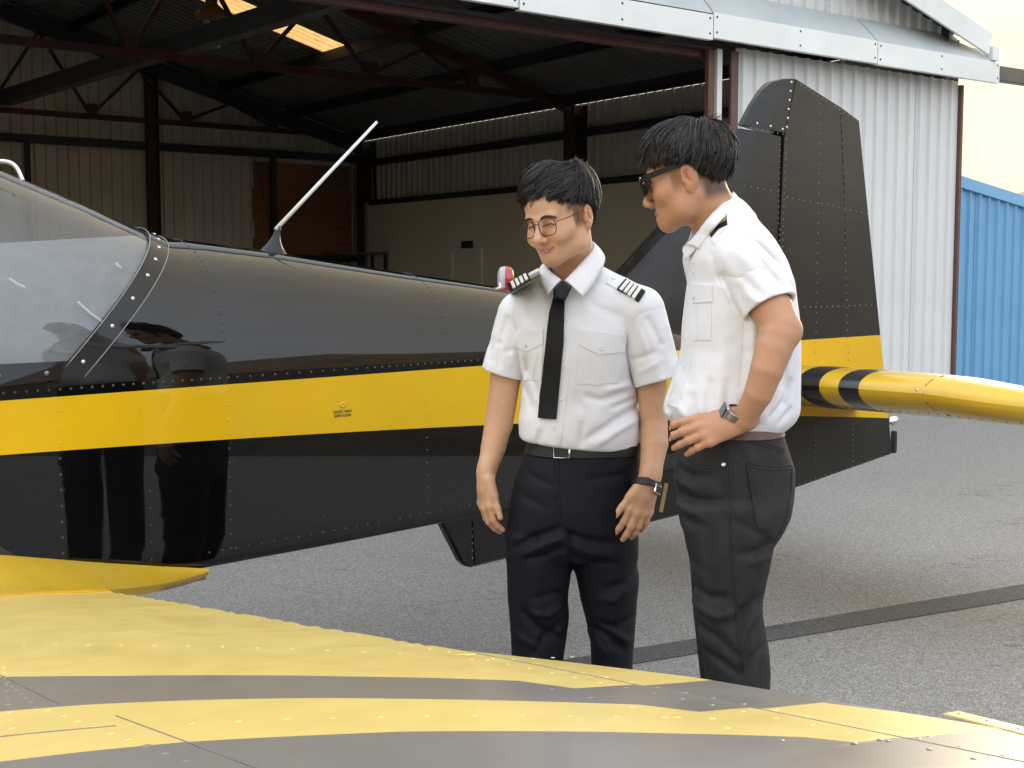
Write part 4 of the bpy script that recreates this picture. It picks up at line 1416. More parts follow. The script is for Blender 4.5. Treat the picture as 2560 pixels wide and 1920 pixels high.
class Field:
    def __init__(s, lo, hi, h):
        s.lo = np.array(lo, float); s.h = h
        s.n = np.ceil((np.array(hi) - s.lo) / h).astype(int) + 1
        s.F = np.full(s.n, .2, dtype=np.float32)
        s.ax = [(s.lo[i] + h * np.arange(s.n[i])).astype(np.float32) for i in range(3)]

    def sl(s, lo, hi):
        a = np.clip(np.floor((np.array(lo) - s.lo) / s.h).astype(int), 0, s.n - 1); b = np.clip(np.ceil((np.array(hi) - s.lo) / s.h).astype(int) + 1, 1, s.n)
        ix = tuple(slice(a[i], max(b[i], a[i] + 1)) for i in range(3))
        return ix, s.ax[0][ix[0]][:, None, None], s.ax[1][ix[1]][None, :, None], s.ax[2][ix[2]][None, None, :]

    def put(s, ix, d, k, op='add'):
        if op == 'add': s.F[ix] = smin(s.F[ix], d, k)
        else: s.F[ix] = smax(s.F[ix], -d, k)

    def cone(s, a, b, ra, rb, k=.012, flat=None, op='add'):
        """round cone; flat=(axis, scale) makes it elliptical (thinner along axis)"""
        a = np.array(a, float); b = np.array(b, float); m = max(ra, rb) * (1 if flat is None else max(1, 1)) + k + 2 * s.h
        ix, x, y, z = s.sl(np.minimum(a, b) - m, np.maximum(a, b) + m)
        ab = b - a; L = max(np.dot(ab, ab), 1e-9)
        px, py, pz = x - a[0], y - a[1], z - a[2]
        t = np.clip((px * ab[0] + py * ab[1] + pz * ab[2]) / L, 0, 1)
        dx, dy, dz = px - ab[0] * t, py - ab[1] * t, pz - ab[2] * t
        r = ra + (rb - ra) * t
        if flat is not None:
            u = np.array(flat[0], float); u /= np.linalg.norm(u); q = dx * u[0] + dy * u[1] + dz * u[2]
            dd = dx * dx + dy * dy + dz * dz - q * q + (q / flat[1]) ** 2
            d = (np.sqrt(np.maximum(dd, 0)) - r) * (flat[1] if flat[1] < 1 else 1)
        else:
            d = np.sqrt(dx * dx + dy * dy + dz * dz) - r
        s.put(ix, d, k, op); return s

    def ell(s, c, r, Rm=None, k=.012, op='add'):
        c = np.array(c, float); r = np.array(r, float); m = max(r) + k + 2 * s.h
        ix, x, y, z = s.sl(c - m, c + m)
        px, py, pz = x - c[0], y - c[1], z - c[2]
        if Rm is not None:
            Rm = np.array(Rm); q = [px * Rm[0, i] + py * Rm[1, i] + pz * Rm[2, i] for i in range(3)]
        else: q = [px + 0 * py + 0 * pz, py + 0 * px + 0 * pz, pz + 0 * px + 0 * py]
        k0 = np.sqrt((q[0] / r[0]) ** 2 + (q[1] / r[1]) ** 2 + (q[2] / r[2]) ** 2)
        k1 = np.sqrt((q[0] / r[0] ** 2) ** 2 + (q[1] / r[1] ** 2) ** 2 + (q[2] / r[2] ** 2) ** 2)
        d = k0 * (k0 - 1) / np.maximum(k1, 1e-6)
        s.put(ix, d, k, op); return s

    def stack(s, secs, yaw=0.0, k=.02, exp=2.4, op='add'):
        """sections (z, cx, cy, a, b) interpolated along z, superellipse cross-section turned by yaw"""
        S = np.array(sorted(secs), float); zz = s.ax[2]
        z0, z1 = S[0, 0], S[-1, 0]
        zc = np.clip(zz, z0, z1)

        def itp(col):
            # smooth (pchip-like) interpolation through many samples
            t = np.linspace(z0, z1, 160); v = np.interp(t, S[:, 0], S[:, col])
            ker = np.hanning(11); ker /= ker.sum(); vp = np.pad(v, 5, mode='edge'); v = np.convolve(vp, ker, 'valid')
            return np.interp(zc, t, v).astype(np.float32)
        cx, cy, a, b = (itp(i)[None, None, :] for i in range(1, 5))
        m = float(max(S[:, 3].max(), S[:, 4].max())) + k + .02
        ix, x, y, z = s.sl((S[:, 1].min() - m, S[:, 2].min() - m, z0 - k - .02), (S[:, 1].max() + m, S[:, 2].max() + m, z1 + k + .02))
        cx, cy, a, b = (v[:, :, ix[2]] for v in (cx, cy, a, b))
        dx, dy = x - cx, y - cy; c_, s_ = math.cos(yaw), math.sin(yaw)
        u = np.abs(dx * c_ + dy * s_) / a; w = np.abs(-dx * s_ + dy * c_) / b
        rho = (u ** exp + w ** exp + 1e-9) ** (1 / exp)
        d = (rho - 1) * np.minimum(a, b)
        d = smax(d, np.maximum(z - z1, z0 - z) + 0 * d, .012)
        s.put(ix, d.astype(np.float32), k, op); return s

    def cut_plane(s, p, n, lo, hi, k=.002):
        """remove everything on the +n side of plane within box lo..hi"""
        n = np.array(n, float); n /= np.linalg.norm(n)
        ix, x, y, z = s.sl(lo, hi)
        d = (x - p[0]) * n[0] + (y - p[1]) * n[1] + (z - p[2]) * n[2]
        s.F[ix] = smax(s.F[ix], d.astype(np.float32), k); return s

    def crease(s, pts, w, amp, ysign=-1, yc=None):
        """fold along a polyline in the XZ plane (world), only where (y-yc)*ysign>0; amp>0 pushes in"""
        for a, b in zip(pts, pts[1:]):
            a = np.array(a, float); b = np.array(b, float); m = w * 2.6
            lo = np.minimum(a, b) - m; hi = np.maximum(a, b) + m; lo[1] = s.lo[1]; hi[1] = s.lo[1] + s.h * s.n[1]
            if yc is not None:
                if ysign < 0: hi[1] = yc
                else: lo[1] = yc
            ix, x, y, z = s.sl(lo, hi)
            ab = b - a; L = ab[0] ** 2 + ab[2] ** 2 + 1e-9
            t_ = ((x - a[0]) * ab[0] + (z - a[2]) * ab[2]) / L; t = np.clip(t_, 0, 1)
            d2 = (x - a[0] - ab[0] * t) ** 2 + (z - a[2] - ab[2] * t) ** 2
            env = np.clip(1.15 - np.abs(t - .5) * 1.1, .2, 1)
            s.F[ix] += (amp * env * np.exp(-d2 / (w * w))).astype(np.float32)
        return s

    def ripple(s, amp, fx, fy, fz, seed=0, lo=None, hi=None):
        rg = np.random.default_rng(seed)
        ix, x, y, z = s.sl(lo if lo is not None else s.lo, hi if hi is not None else s.lo + s.h * s.n)
        acc = 0
        for k in range(5):
            f = 1.0 * 1.55 ** k; p = rg.uniform(0, 6.28, 3); q = rg.normal(0, 1, 3)
            acc = acc + np.sin(x * fx * f * (1 + .3 * q[0]) + p[0] + 1.3 * np.sin(z * fz * .6 * f + p[1])) * np.sin(z * fz * f * (1 + .3 * q[1]) + p[1] + y * fy * f + q[2] * x * fx * .5) / (1.35 ** k)
        s.F[ix] += (amp * .45 * acc).astype(np.float32); return s

    def mesh(s, smooth=1):
        F = s.F; S = F < 0
        c = [S[i:F.shape[0] - 1 + i, j:F.shape[1] - 1 + j, k:F.shape[2] - 1 + k] for i in (0, 1) for j in (0, 1) for k in (0, 1)]
        cnt = sum(q.astype(np.int8) for q in c); act = (cnt > 0) & (cnt < 8)
        I = np.argwhere(act)
        vals = np.stack([F[I[:, 0] + i, I[:, 1] + j, I[:, 2] + k] for i in (0, 1) for j in (0, 1) for k in (0, 1)], 1)
        offs = np.array([(i, j, k) for i in (0, 1) for j in (0, 1) for k in (0, 1)], float)
        P = np.zeros((len(I), 3)); W = np.zeros(len(I))
        for a, b in ((0, 1), (0, 2), (0, 4), (1, 3), (1, 5), (2, 3), (2, 6), (3, 7), (4, 5), (4, 6), (5, 7), (6, 7)):
            m = (vals[:, a] < 0) != (vals[:, b] < 0); t = vals[m, a] / (vals[m, a] - vals[m, b])
            P[m] += offs[a] + (offs[b] - offs[a]) * t[:, None]; W[m] += 1
        P /= W[:, None]
        V = (I + P) * s.h + s.lo
        idx = np.full(act.shape, -1, dtype=np.int32); idx[act] = np.arange(len(I))
        Q = []
        for axn in range(3):
            a = [slice(1, -1)] * 3; a[axn] = slice(0, -1); b = [slice(1, -1)] * 3; b[axn] = slice(1, None)
            s0 = S[tuple(a)]; s1 = S[tuple(b)]
            o1, o2 = [(1, 2), (2, 0), (0, 1)][axn]
            E_ = np.argwhere(s0 != s1)
            if not len(E_): continue
            flip = s0[tuple(E_.T)]
            base = E_.copy()
            for o in (o1, o2): base[:, o] += 1

            def cell(d1, d2):
                g = base.copy(); g[:, o1] -= d1; g[:, o2] -= d2; return idx[tuple(g.T)]
            q = np.stack([cell(1, 1), cell(0, 1), cell(0, 0), cell(1, 0)], 1)
            q[~flip] = q[~flip][:, ::-1]
            Q.append(q)
        Q = np.concatenate(Q); Q = Q[(Q >= 0).all(1)]
        if smooth:
            n = len(V)
            for it in range(smooth):
                A = np.zeros((n, 3)); Cn = np.zeros(n)
                for i in range(4):
                    j = (i + 1) % 4
                    np.add.at(A, Q[:, i], V[Q[:, j]]); np.add.at(Cn, Q[:, i], 1); np.add.at(A, Q[:, j], V[Q[:, i]]); np.add.at(Cn, Q[:, j], 1)
                V = V * .5 + .5 * A / np.maximum(Cn, 1)[:, None]
        return V, Q


def rot(yaw=0, pitch=0, roll=0):
    cy, sy = math.cos(R(yaw)), math.sin(R(yaw)); cx, sx = math.cos(R(pitch)), math.sin(R(pitch)); cr, sr = math.cos(R(roll)), math.sin(R(roll))
    Rz = np.array([[cy, -sy, 0], [sy, cy, 0], [0, 0, 1]]); Rx = np.array([[1, 0, 0], [0, cx, -sx], [0, sx, cx]]); Ry = np.array([[cr, 0, sr], [0, 1, 0], [-sr, 0, cr]])
    return Ry @ Rz @ Rx


def sleeve(c0, c1, r0, r1, rin, lst, Yf, yc, seed, h=.0032):
    c0 = np.array(c0); c1 = np.array(c1); d = (c1 - c0) / np.linalg.norm(c1 - c0); m = max(r0, r1) + .03
    f = Field(np.minimum(c0, c1) - m - .01, np.maximum(c0, c1) + m + .01, h)
    f.cone(c0, c1 + d * .04, r0, r1, .01)
    f.ripple(.0018, 24, 18, 20, seed)
    for pts, w, a in lst: f.crease([at(px, py, Yf) for px, py in pts], w, a, -1, yc)
    f.cut_plane(c1, d, f.lo, f.lo + f.n * f.h)
    f.cone(c1 - d * .05, c1 + d * .06, rin - .006, rin, .003, op='sub')
    return f.mesh(1)


class Surf:
    """ray casting onto finished cloth or skin surfaces, for seams, pockets, buttons"""
    def __init__(s, V, Q):
        s.b = BVHTree.FromPolygons([tuple(v) for v in V], [tuple(int(i) for i in q) for q in Q])

    def hit(s, px, py):
        r = ray(px, py); r = r / np.linalg.norm(r)
        loc, nrm, i, d = s.b.ray_cast(Vector((0, 0, CAM_H)), Vector(r), 20)
        if loc is None: return None, None
        n = np.array(nrm)
        if np.dot(n, r) > 0: n = -n
        return np.array(loc), n

    def near(s, p):
        loc, nrm, i, d = s.b.find_nearest(Vector(p)); return np.array(loc), np.array(nrm)


def patch(name, rows, surf, off, thick, mat, parent, org, nu=10, nv=6, smooth=True, flat=False):
    """rows: list of polylines in photo pixels (same direction); laid on surf as a thin panel"""
    G = []
    for k in range(nv + 1):
        f = k / nv * (len(rows) - 1); i = min(int(f), len(rows) - 2); q = f - i
        A = np.array(rows[i], float); B = np.array(rows[i + 1], float)
        ra = np.array([[np.interp(t, np.linspace(0, 1, len(A)), A[:, c]) for c in (0, 1)] for t in np.linspace(0, 1, nu + 1)])
        rb = np.array([[np.interp(t, np.linspace(0, 1, len(B)), B[:, c]) for c in (0, 1)] for t in np.linspace(0, 1, nu + 1)])
        G.append(ra * (1 - q) + rb * q)
    V = []; N = []
    last = None
    for row_ in G:
        for p in row_:
            h, n = surf.hit(*p)
            if h is None:
                h, n = last if last is not None else (at(p[0], p[1], 3.0), np.array([0, -1, 0]))
                r = ray(*p); h = np.array([0, 0, CAM_H]) + r * (h[1] / r[1])
            last = (h, n); V.append(h); N.append(n)
    V = np.array(V); N = np.array(N).reshape(nv + 1, nu + 1, 3); Ns = N.copy()
    for _ in range(3):
        Ns[1:-1, 1:-1] = (Ns[:-2, 1:-1] + Ns[2:, 1:-1] + Ns[1:-1, :-2] + Ns[1:-1, 2:] + Ns[1:-1, 1:-1]) / 5
    Ns = Ns.reshape(-1, 3); Ns /= np.linalg.norm(Ns, axis=1)[:, None]
    if flat: Ns[:] = Ns.mean(0) / np.linalg.norm(Ns.mean(0))
    # relax depth steps caused by folds
    top = V + Ns * (off + thick); bot = V + Ns * (off - .004)
    m = nu + 1; k = len(V); Fc = []
    for i in range(nv):
        for j in range(nu):
            Fc.append((i * m + j, i * m + j + 1, (i + 1) * m + j + 1, (i + 1) * m + j)); Fc.append((k + i * m + j, k + (i + 1) * m + j, k + (i + 1) * m + j + 1, k + i * m + j + 1))
    bd = [j for j in range(m)] + [i * m + nu for i in range(1, nv + 1)] + [nv * m + j for j in range(nu - 1, -1, -1)] + [i * m for i in range(nv - 1, 0, -1)]
    for a, b in zip(bd, bd[1:] + bd[:1]): Fc.append((a, k + a, k + b, b))
    o = mesh(name, np.concatenate([top, bot]) - org, Fc, mat, parent, smooth=smooth, auto=R(50))
    bm = bmesh.new(); bm.from_mesh(o.data); bmesh.ops.recalc_face_normals(bm, faces=bm.faces); bm.to_mesh(o.data); bm.free()
    return o


def seam(name, pts, surf, r, mat, parent, org, off=0.0, sub=6):
    P = []
    for p in catmull([np.array(q, float) for q in pts], sub):
        h, n = surf.hit(p[0], p[1])
        if h is not None: P.append(h + n * off - org)
    if len(P) < 2: return None
    return MB().tube(P, r, 5).build(name, mat, parent, smooth=True)


def button(name, px, py, surf, r, mat, parent, org, off=.0015, h=.0022):
    p, n = surf.hit(px, py)
    if p is None: return
    q = Vector(n).to_track_quat('Z', 'Y').to_matrix()
    return MB().lathe([(r, 0), (r * 1.02, h * .6), (r * .85, h), (r * .7, h * .75), (0, h * .75)], p + n * off - org, 12, q).build(name, mat, parent, smooth=True, auto=R(45))


# skin -------------------------------------------------------------
def m_skin(name, rough=.5):
    t = NT(name); ca = t.new('ShaderNodeVertexColor', layer_name='tone'); v = t.coords()
    n = t.noise(55, 4, .6, v); n2 = t.noise(420, 2, .5, v)
    c = t.mix(t.ramp(n, [(.35, 0), (.72, .42)]), ca.outputs['Color'], t.mix(.5, ca.outputs['Color'], (.42, .13, .08)))
    t.set(Base_Color=c, Roughness=t.ramp(n, [(.3, rough - .07), (.7, rough + .07)]), Specular_IOR_Level=.4, Subsurface_Weight=.08, Subsurface_Radius=(.012, .005, .003)) if False else t.set(Base_Color=c, Roughness=rough, Specular_IOR_Level=.42)
    sc = t.p.inputs['Subsurface Weight']; sc.default_value = .10
    t.p.inputs['Subsurface Radius'].default_value = (1.0, .4, .25); t.p.inputs['Subsurface Scale'].default_value = .006
    t.bump(t.math('ADD', n2, t.math('MULTIPLY', n, .6)), .30, .002); M[name] = t.m


m_skin('skin', .44)


def cloth(name, col, rough, weave, bumpy, scale=7, var=.04, sheen=.0):
    t = NT(name); v = t.coords()
    c = t.ramp(t.noise(scale, 5, .6, v), [(.3, tuple(x * (1 - var) for x in col)), (.7, tuple(min(1, x * (1 + var)) for x in col))])
    t.set(Base_Color=c, Roughness=rough, Specular_IOR_Level=.25, Sheen_Weight=sheen)
    wv = t.noise(weave, 2, .5, v); cr = t.noise(16, 5, .6, v, .6)
    t.bump(t.math('ADD', t.math('MULTIPLY', wv, .10), t.math('MULTIPLY', cr, .9)), bumpy, .006); M[name] = t.m


cloth('shirt_white', (.74, .75, .785), .75, 700, .30)
cloth('trouser_navy', (.0055, .0065, .0115), .7, 700, .3, 7, .15)
cloth('tie_black', (.006, .006, .007), .55, 900, .05)
cloth('braid_black', (.008, .008, .009), .6, 500, .1)
cloth('braid_silver', (.72, .72, .68), .5, 500, .1)
cloth('braid_gold', (.55, .36, .06), .45, 500, .1)
t = NT('denim_black'); v = t.coords((1, 1, .35)); n = t.noise(28, 6, .7, v); n2 = t.noise(5, 4, .6, t.coords())
c = t.mix(.5, t.ramp(n, [(.3, (.010, .010, .011)), (.75, (.046, .046, .047))]), t.ramp(n2, [(.35, (.012, .012, .013)), (.7, (.034, .034, .035))]))
t.set(Base_Color=c, Roughness=.8, Specular_IOR_Level=.25); t.bump(t.math('ADD', t.noise(600, 2, .5, v), t.math('MULTIPLY', t.noise(14, 5, .6, t.coords(), .8), 3.0)), .35, .004); M['denim_black'] = t.m
plain('denim_stitch', (.022, .022, .023), .8, 0, .2, 200)
plain('belt_black', (.006, .0055, .0055), .55, 0, .2, 60, .2, 300)
plain('belt_brown', (.10, .045, .03), .45, 0, .2, 60, .2, 300)
plain('button_white', (.72, .73, .76), .3, 0, .05, 60)
plain('shirt_stitch', (.58, .59, .64), .8, 0, .05, 60)
plain('frame_bronze', (.05, .035, .028), .3, .8, .1, 60)
plain('frame_black', (.005, .005, .005), .35, 0, .1, 60, spec=.3)
plain('watch_band', (.012, .012, .012), .5, 0, .1, 60)
plain('watch_face', (.008, .008, .009), .08, 0, .1, 60, coat=1)
plain('steel_mesh', (.34, .33, .30), .35, .85, .15, 300)
plain('shoe_black', (.01, .01, .01), .3, 0, .1, 30)
plain('stick_wood', (.42, .27, .13), .6, 0, .15, 30)
plain('hair_dark', (.010, .0085, .008), .42, 0, .3, 40, spec=.6)
plain('hair_mid', (.026, .019, .016), .42, 0, .3, 40, spec=.6)
plain('brow_hair', (.02, .014, .011), .6, 0, .2, 60)
plain('eye_dark', (.012, .008, .006), .12, 0, .1, 60)
plain('eye_white', (.62, .58, .55), .25, 0, .03, 60)
t = NT('clear_lens'); t.n.remove(t.p); tr = t.new('ShaderNodeBsdfTransparent'); tr.inputs['Color'].default_value = (.985, .985, .99, 1)
gl = t.new('ShaderNodeBsdfGlossy'); gl.inputs['Roughness'].default_value = .02; lw = t.new('ShaderNodeLayerWeight'); lw.inputs['Blend'].default_value = .5; mx = t.new('ShaderNodeMixShader')
t.link(t.math('MULTIPLY_ADD', t.math('POWER', lw.outputs['Facing'], 5.0), .8, .035), mx.inputs[0]); t.link(tr.outputs[0], mx.inputs[1]); t.link(gl.outputs[0], mx.inputs[2]); t.link(mx.outputs[0], t.out.inputs[0]); M['clear_lens'] = t.m
t = NT('dark_lens'); t.set(Base_Color=(.004, .004, .005), Roughness=.05, Coat_Weight=1.0); M['dark_lens'] = t.m


def head_field(c, Rm, h=.0024, smile=0.0, jaw=1.0, nz=1.0, hs=1.0):
    c = np.array(c, float)
    f = Field(c - .175, c + .175, h)
    T = lambda x, y, z: c + Rm @ (np.array([x, y, z], float) * hs)
    Z = Rm
    def el(p, r, k=.02, tilt=None, op='add'): f.ell(T(*p), np.array(r) * hs, Z if tilt is None else Z @ tilt, k, op)
    def cn(a, b, ra, rb, k=.015, op='add', flat=None): f.cone(T(*a), T(*b), ra * hs, rb * hs, k, None if flat is None else (Z @ np.array(flat[0], float), flat[1]), op)
    el((0, .014, .038), (.077, .097, .083))
    el((0, -.030, -.020), (.065, .060, .082), .03)
    el((0, -.040, .048), (.062, .050, .050), .03)
    for sx in (-1, 1):
        el((sx * .042, -.052, -.026), (.027, .032, .026), .022)
        cn((sx * .056, .008, -.045), (sx * .050, -.014, -.074), .019, .018 * jaw, .03)
        cn((sx * .050, -.014, -.072), (sx * .016, -.068, -.096), .018 * jaw, .016, .03)
        cn((sx * .040, -.080, .019), (sx * .014, -.088, .014), .009, .008, .016)
        # eye socket and lids
        el((sx * .032, -.098, -.001), (.018, .014, .010), .014, op='sub')
        el((sx * .0315, -.076, -.001), (.0165, .0135, .0125), .004)
        if smile: el((sx * .040, -.078, -.040), (.017, .012, .014), .02)
        # ears
        tl = rot(sx * 16, 12, sx * 6)
        el((sx * .081, .015, -.004), (.0115, .0200, .0320), .005, tl)
        el((sx * .079, .009, -.031), (.0075, .010, .012), .006, tl)
        el((sx * .0955, .0115, -.003), (.0125, .0115, .0205), .003, tl, 'sub')
        el((sx * .0865, .0165, -.004), (.0035, .0055, .0130), .003, tl)
        cn((sx * .080, .000, -.006), (sx * .082, -.003, -.014), .005, .004, .006)
    # nose
    cn((0, -.087, .012), (0, -.090 - .020 * nz, -.030), .0090, .0115 * nz, .013)
    el((0, -.0925 - .021 * nz, -.036), (.0140 * nz, .0125 * nz, .0112 * nz), .008)
    for sx in (-1, 1):
        el((sx * .0150, -.102, -.041), (.0092, .0105, .0085), .005)
        el((sx * .0072, -.110, -.0485), (.0040, .0048, .0036), .003, op='sub')
        if smile: cn((sx * .0215, -.100, -.045), (sx * .036, -.083, -.066), .0030, .0030, .009, 'sub')
    # muzzle, lips, chin
    el((0, -.066, -.070), (.036, .026, .028), .02)
    wv = .026 if smile else .022; zc = -.064 if smile else -.070
    up = [(-wv, -.081, zc), (-.012, -.0905, -.066), (-.004, -.0935, -.0645), (.004, -.0935, -.0645), (.012, -.0905, -.066), (wv, -.081, zc)]
    lo_ = [(-wv * .92, -.0805, zc - .002), (-.011, -.0885, -.0765), (0, -.0905, -.078), (.011, -.0885, -.0765), (wv * .92, -.0805, zc - .002)]
    for a, b in zip(up, up[1:]): cn(a, b, .0042, .0042, .004)
    for a, b in zip(lo_, lo_[1:]): cn(a, b, .0052, .0052, .004)
    mo = [(-wv, -.0855, zc), (-.010, -.0965, -.0705), (0, -.0985, -.0712), (.010, -.0965, -.0705), (wv, -.0855, zc)]
    for a, b in zip(mo, mo[1:]): cn(a, b, .0022, .0022, .002, 'sub')
    if smile: el((0, -.0965, -.0715), (.0185, .0105, .0062), .003, op='sub')
    el((0, -.071, -.095), (.020, .016, .016), .018)
    return f, T


def tones(V, c, Rm, skin, lip, smile=False, fade=None, cheek=.0, hs=1.0):
    L = (V - np.array(c)) @ Rm / hs
    col = np.tile(np.array(skin), (len(V), 1))
    x, y, z = L[:, 0], L[:, 1], L[:, 2]
    zc = -.0705 + (.006 if smile else 0) * (np.abs(x) / .026) ** 2
    m = np.clip(1.25 - np.sqrt((x / .0245) ** 2 + ((z - zc) / .0088) ** 2), 0, 1) * (y < -.076)
    m = np.clip(m * 4, 0, 1)[:, None]; col = col * (1 - m) + np.array(lip) * m
    # ruddier nose, cheeks and ears
    for p, r, a in (((0, -.11, -.037), .02, .22), ((.045, -.07, -.03), .03, .18), ((-.045, -.07, -.03), .03, .18), ((.083, .014, -.005), .035, .25), ((-.083, .014, -.005), .035, .25)):
        w = (a * np.exp(-((L - np.array(p)) ** 2).sum(1) / r ** 2))[:, None]; col = col * (1 - w) + np.array([skin[0] * 1.02, skin[1] * .66, skin[2] * .6]) * w
    # beard shadow
    w = (.14 * np.exp(-(((x) / .045) ** 2 + ((z + .088) / .028) ** 2)) * (y < -.02))[:, None]; col = col * (1 - w) + np.array([.16, .12, .10]) * w
    if fade is not None:
        w = fade(x, y, z)[:, None]; col = col * (1 - w) + np.array([.022, .017, .014]) * w
    return np.clip(col, 0, 1)


def hand(f, wrist, d, n, side, curl=(.5, .6, .4), spread=.10, thumb=None, sc=1.0, k=.008):
    """d finger direction, n back-of-hand normal, side = towards the thumb"""
    d, n, side = (np.array(v, float) / np.linalg.norm(v) for v in (d, n, side))
    w = np.array(wrist, float)
    L = [(.029, .082, (.037, .023, .019), .0096), (.0095, .087, (.040, .026, .020), .0098), (-.010, .083, (.037, .024, .019), .0093), (-.028, .075, (.029, .019, .017), .0084)]
    tips = []
    for i, (o, kn, ph, r) in enumerate(L):
        a = w + side * o * .36 * sc + d * .012; b = w + (side * o + d * kn) * sc + n * (.004 - .004 * abs(i - 1.3)) * sc
        f.cone(a, b, .0150 * sc, .0128 * sc, .008, (n, .80))
        dd = d + side * (1.3 - i) * spread * .5; dd /= np.linalg.norm(dd); p = b
        cu = curl[i] if hasattr(curl[0], '__len__') else curl
        for j in range(3):
            ang = cu[j]; ax_n = n * math.cos(0) - 0
            nd = dd * math.cos(ang) - np.cross(np.cross(dd, n), dd) * math.sin(ang)
            nd /= np.linalg.norm(nd); nn = n
            n2 = np.cross(np.cross(dd, n), dd)
            q = p + nd * ph[j] * sc
            f.cone(p, q, (r + .0009 - j * .0009) * sc, (r - j * .0009) * sc, .004)
            p = q; dd = nd
        tips.append((p, dd))
    f.cone(w - d * .02, w + d * .03, .0215 * sc, .023 * sc, .02, (n, .78))
    # thumb
    tb = thumb or (.9, .25, .15)
    p = w + side * .020 * sc + d * .012 * sc; td = d * math.cos(tb[0]) + side * math.sin(tb[0]) - n * tb[2]; td /= np.linalg.norm(td)
    for j, (l, r) in enumerate(((.044, .0150), (.034, .0108), (.027, .0098))):
        q = p + td * l * sc; f.cone(p, q, r * sc, (r - .0015) * sc, .010 if j == 0 else .004)
        p = q; td = td * math.cos(tb[1]) + (d - td * np.dot(d, td)) * math.sin(tb[1]); td /= np.linalg.norm(td)
    tips.append((p, td))
    return tips


def nails(tips, n, mat, parent, org):
    for p, dd in tips:
        u = np.cross(dd, n); 
        if np.linalg.norm(u) < 1e-6: continue
        u /= np.linalg.norm(u); nn = np.cross(u, dd)
        if np.dot(nn, n) < 0: nn = -nn
        q = Matrix((Vector(u), Vector(dd), Vector(nn))).transposed()
        MB().lathe([(.0045, 0), (.0042, .0012), (.002, .0018), (0, .0018)], p - org + nn * .0062, 8, Matrix((Vector(u), Vector(dd) * 1.35, Vector(nn))).transposed()).build('nail', mat, parent, smooth=True)


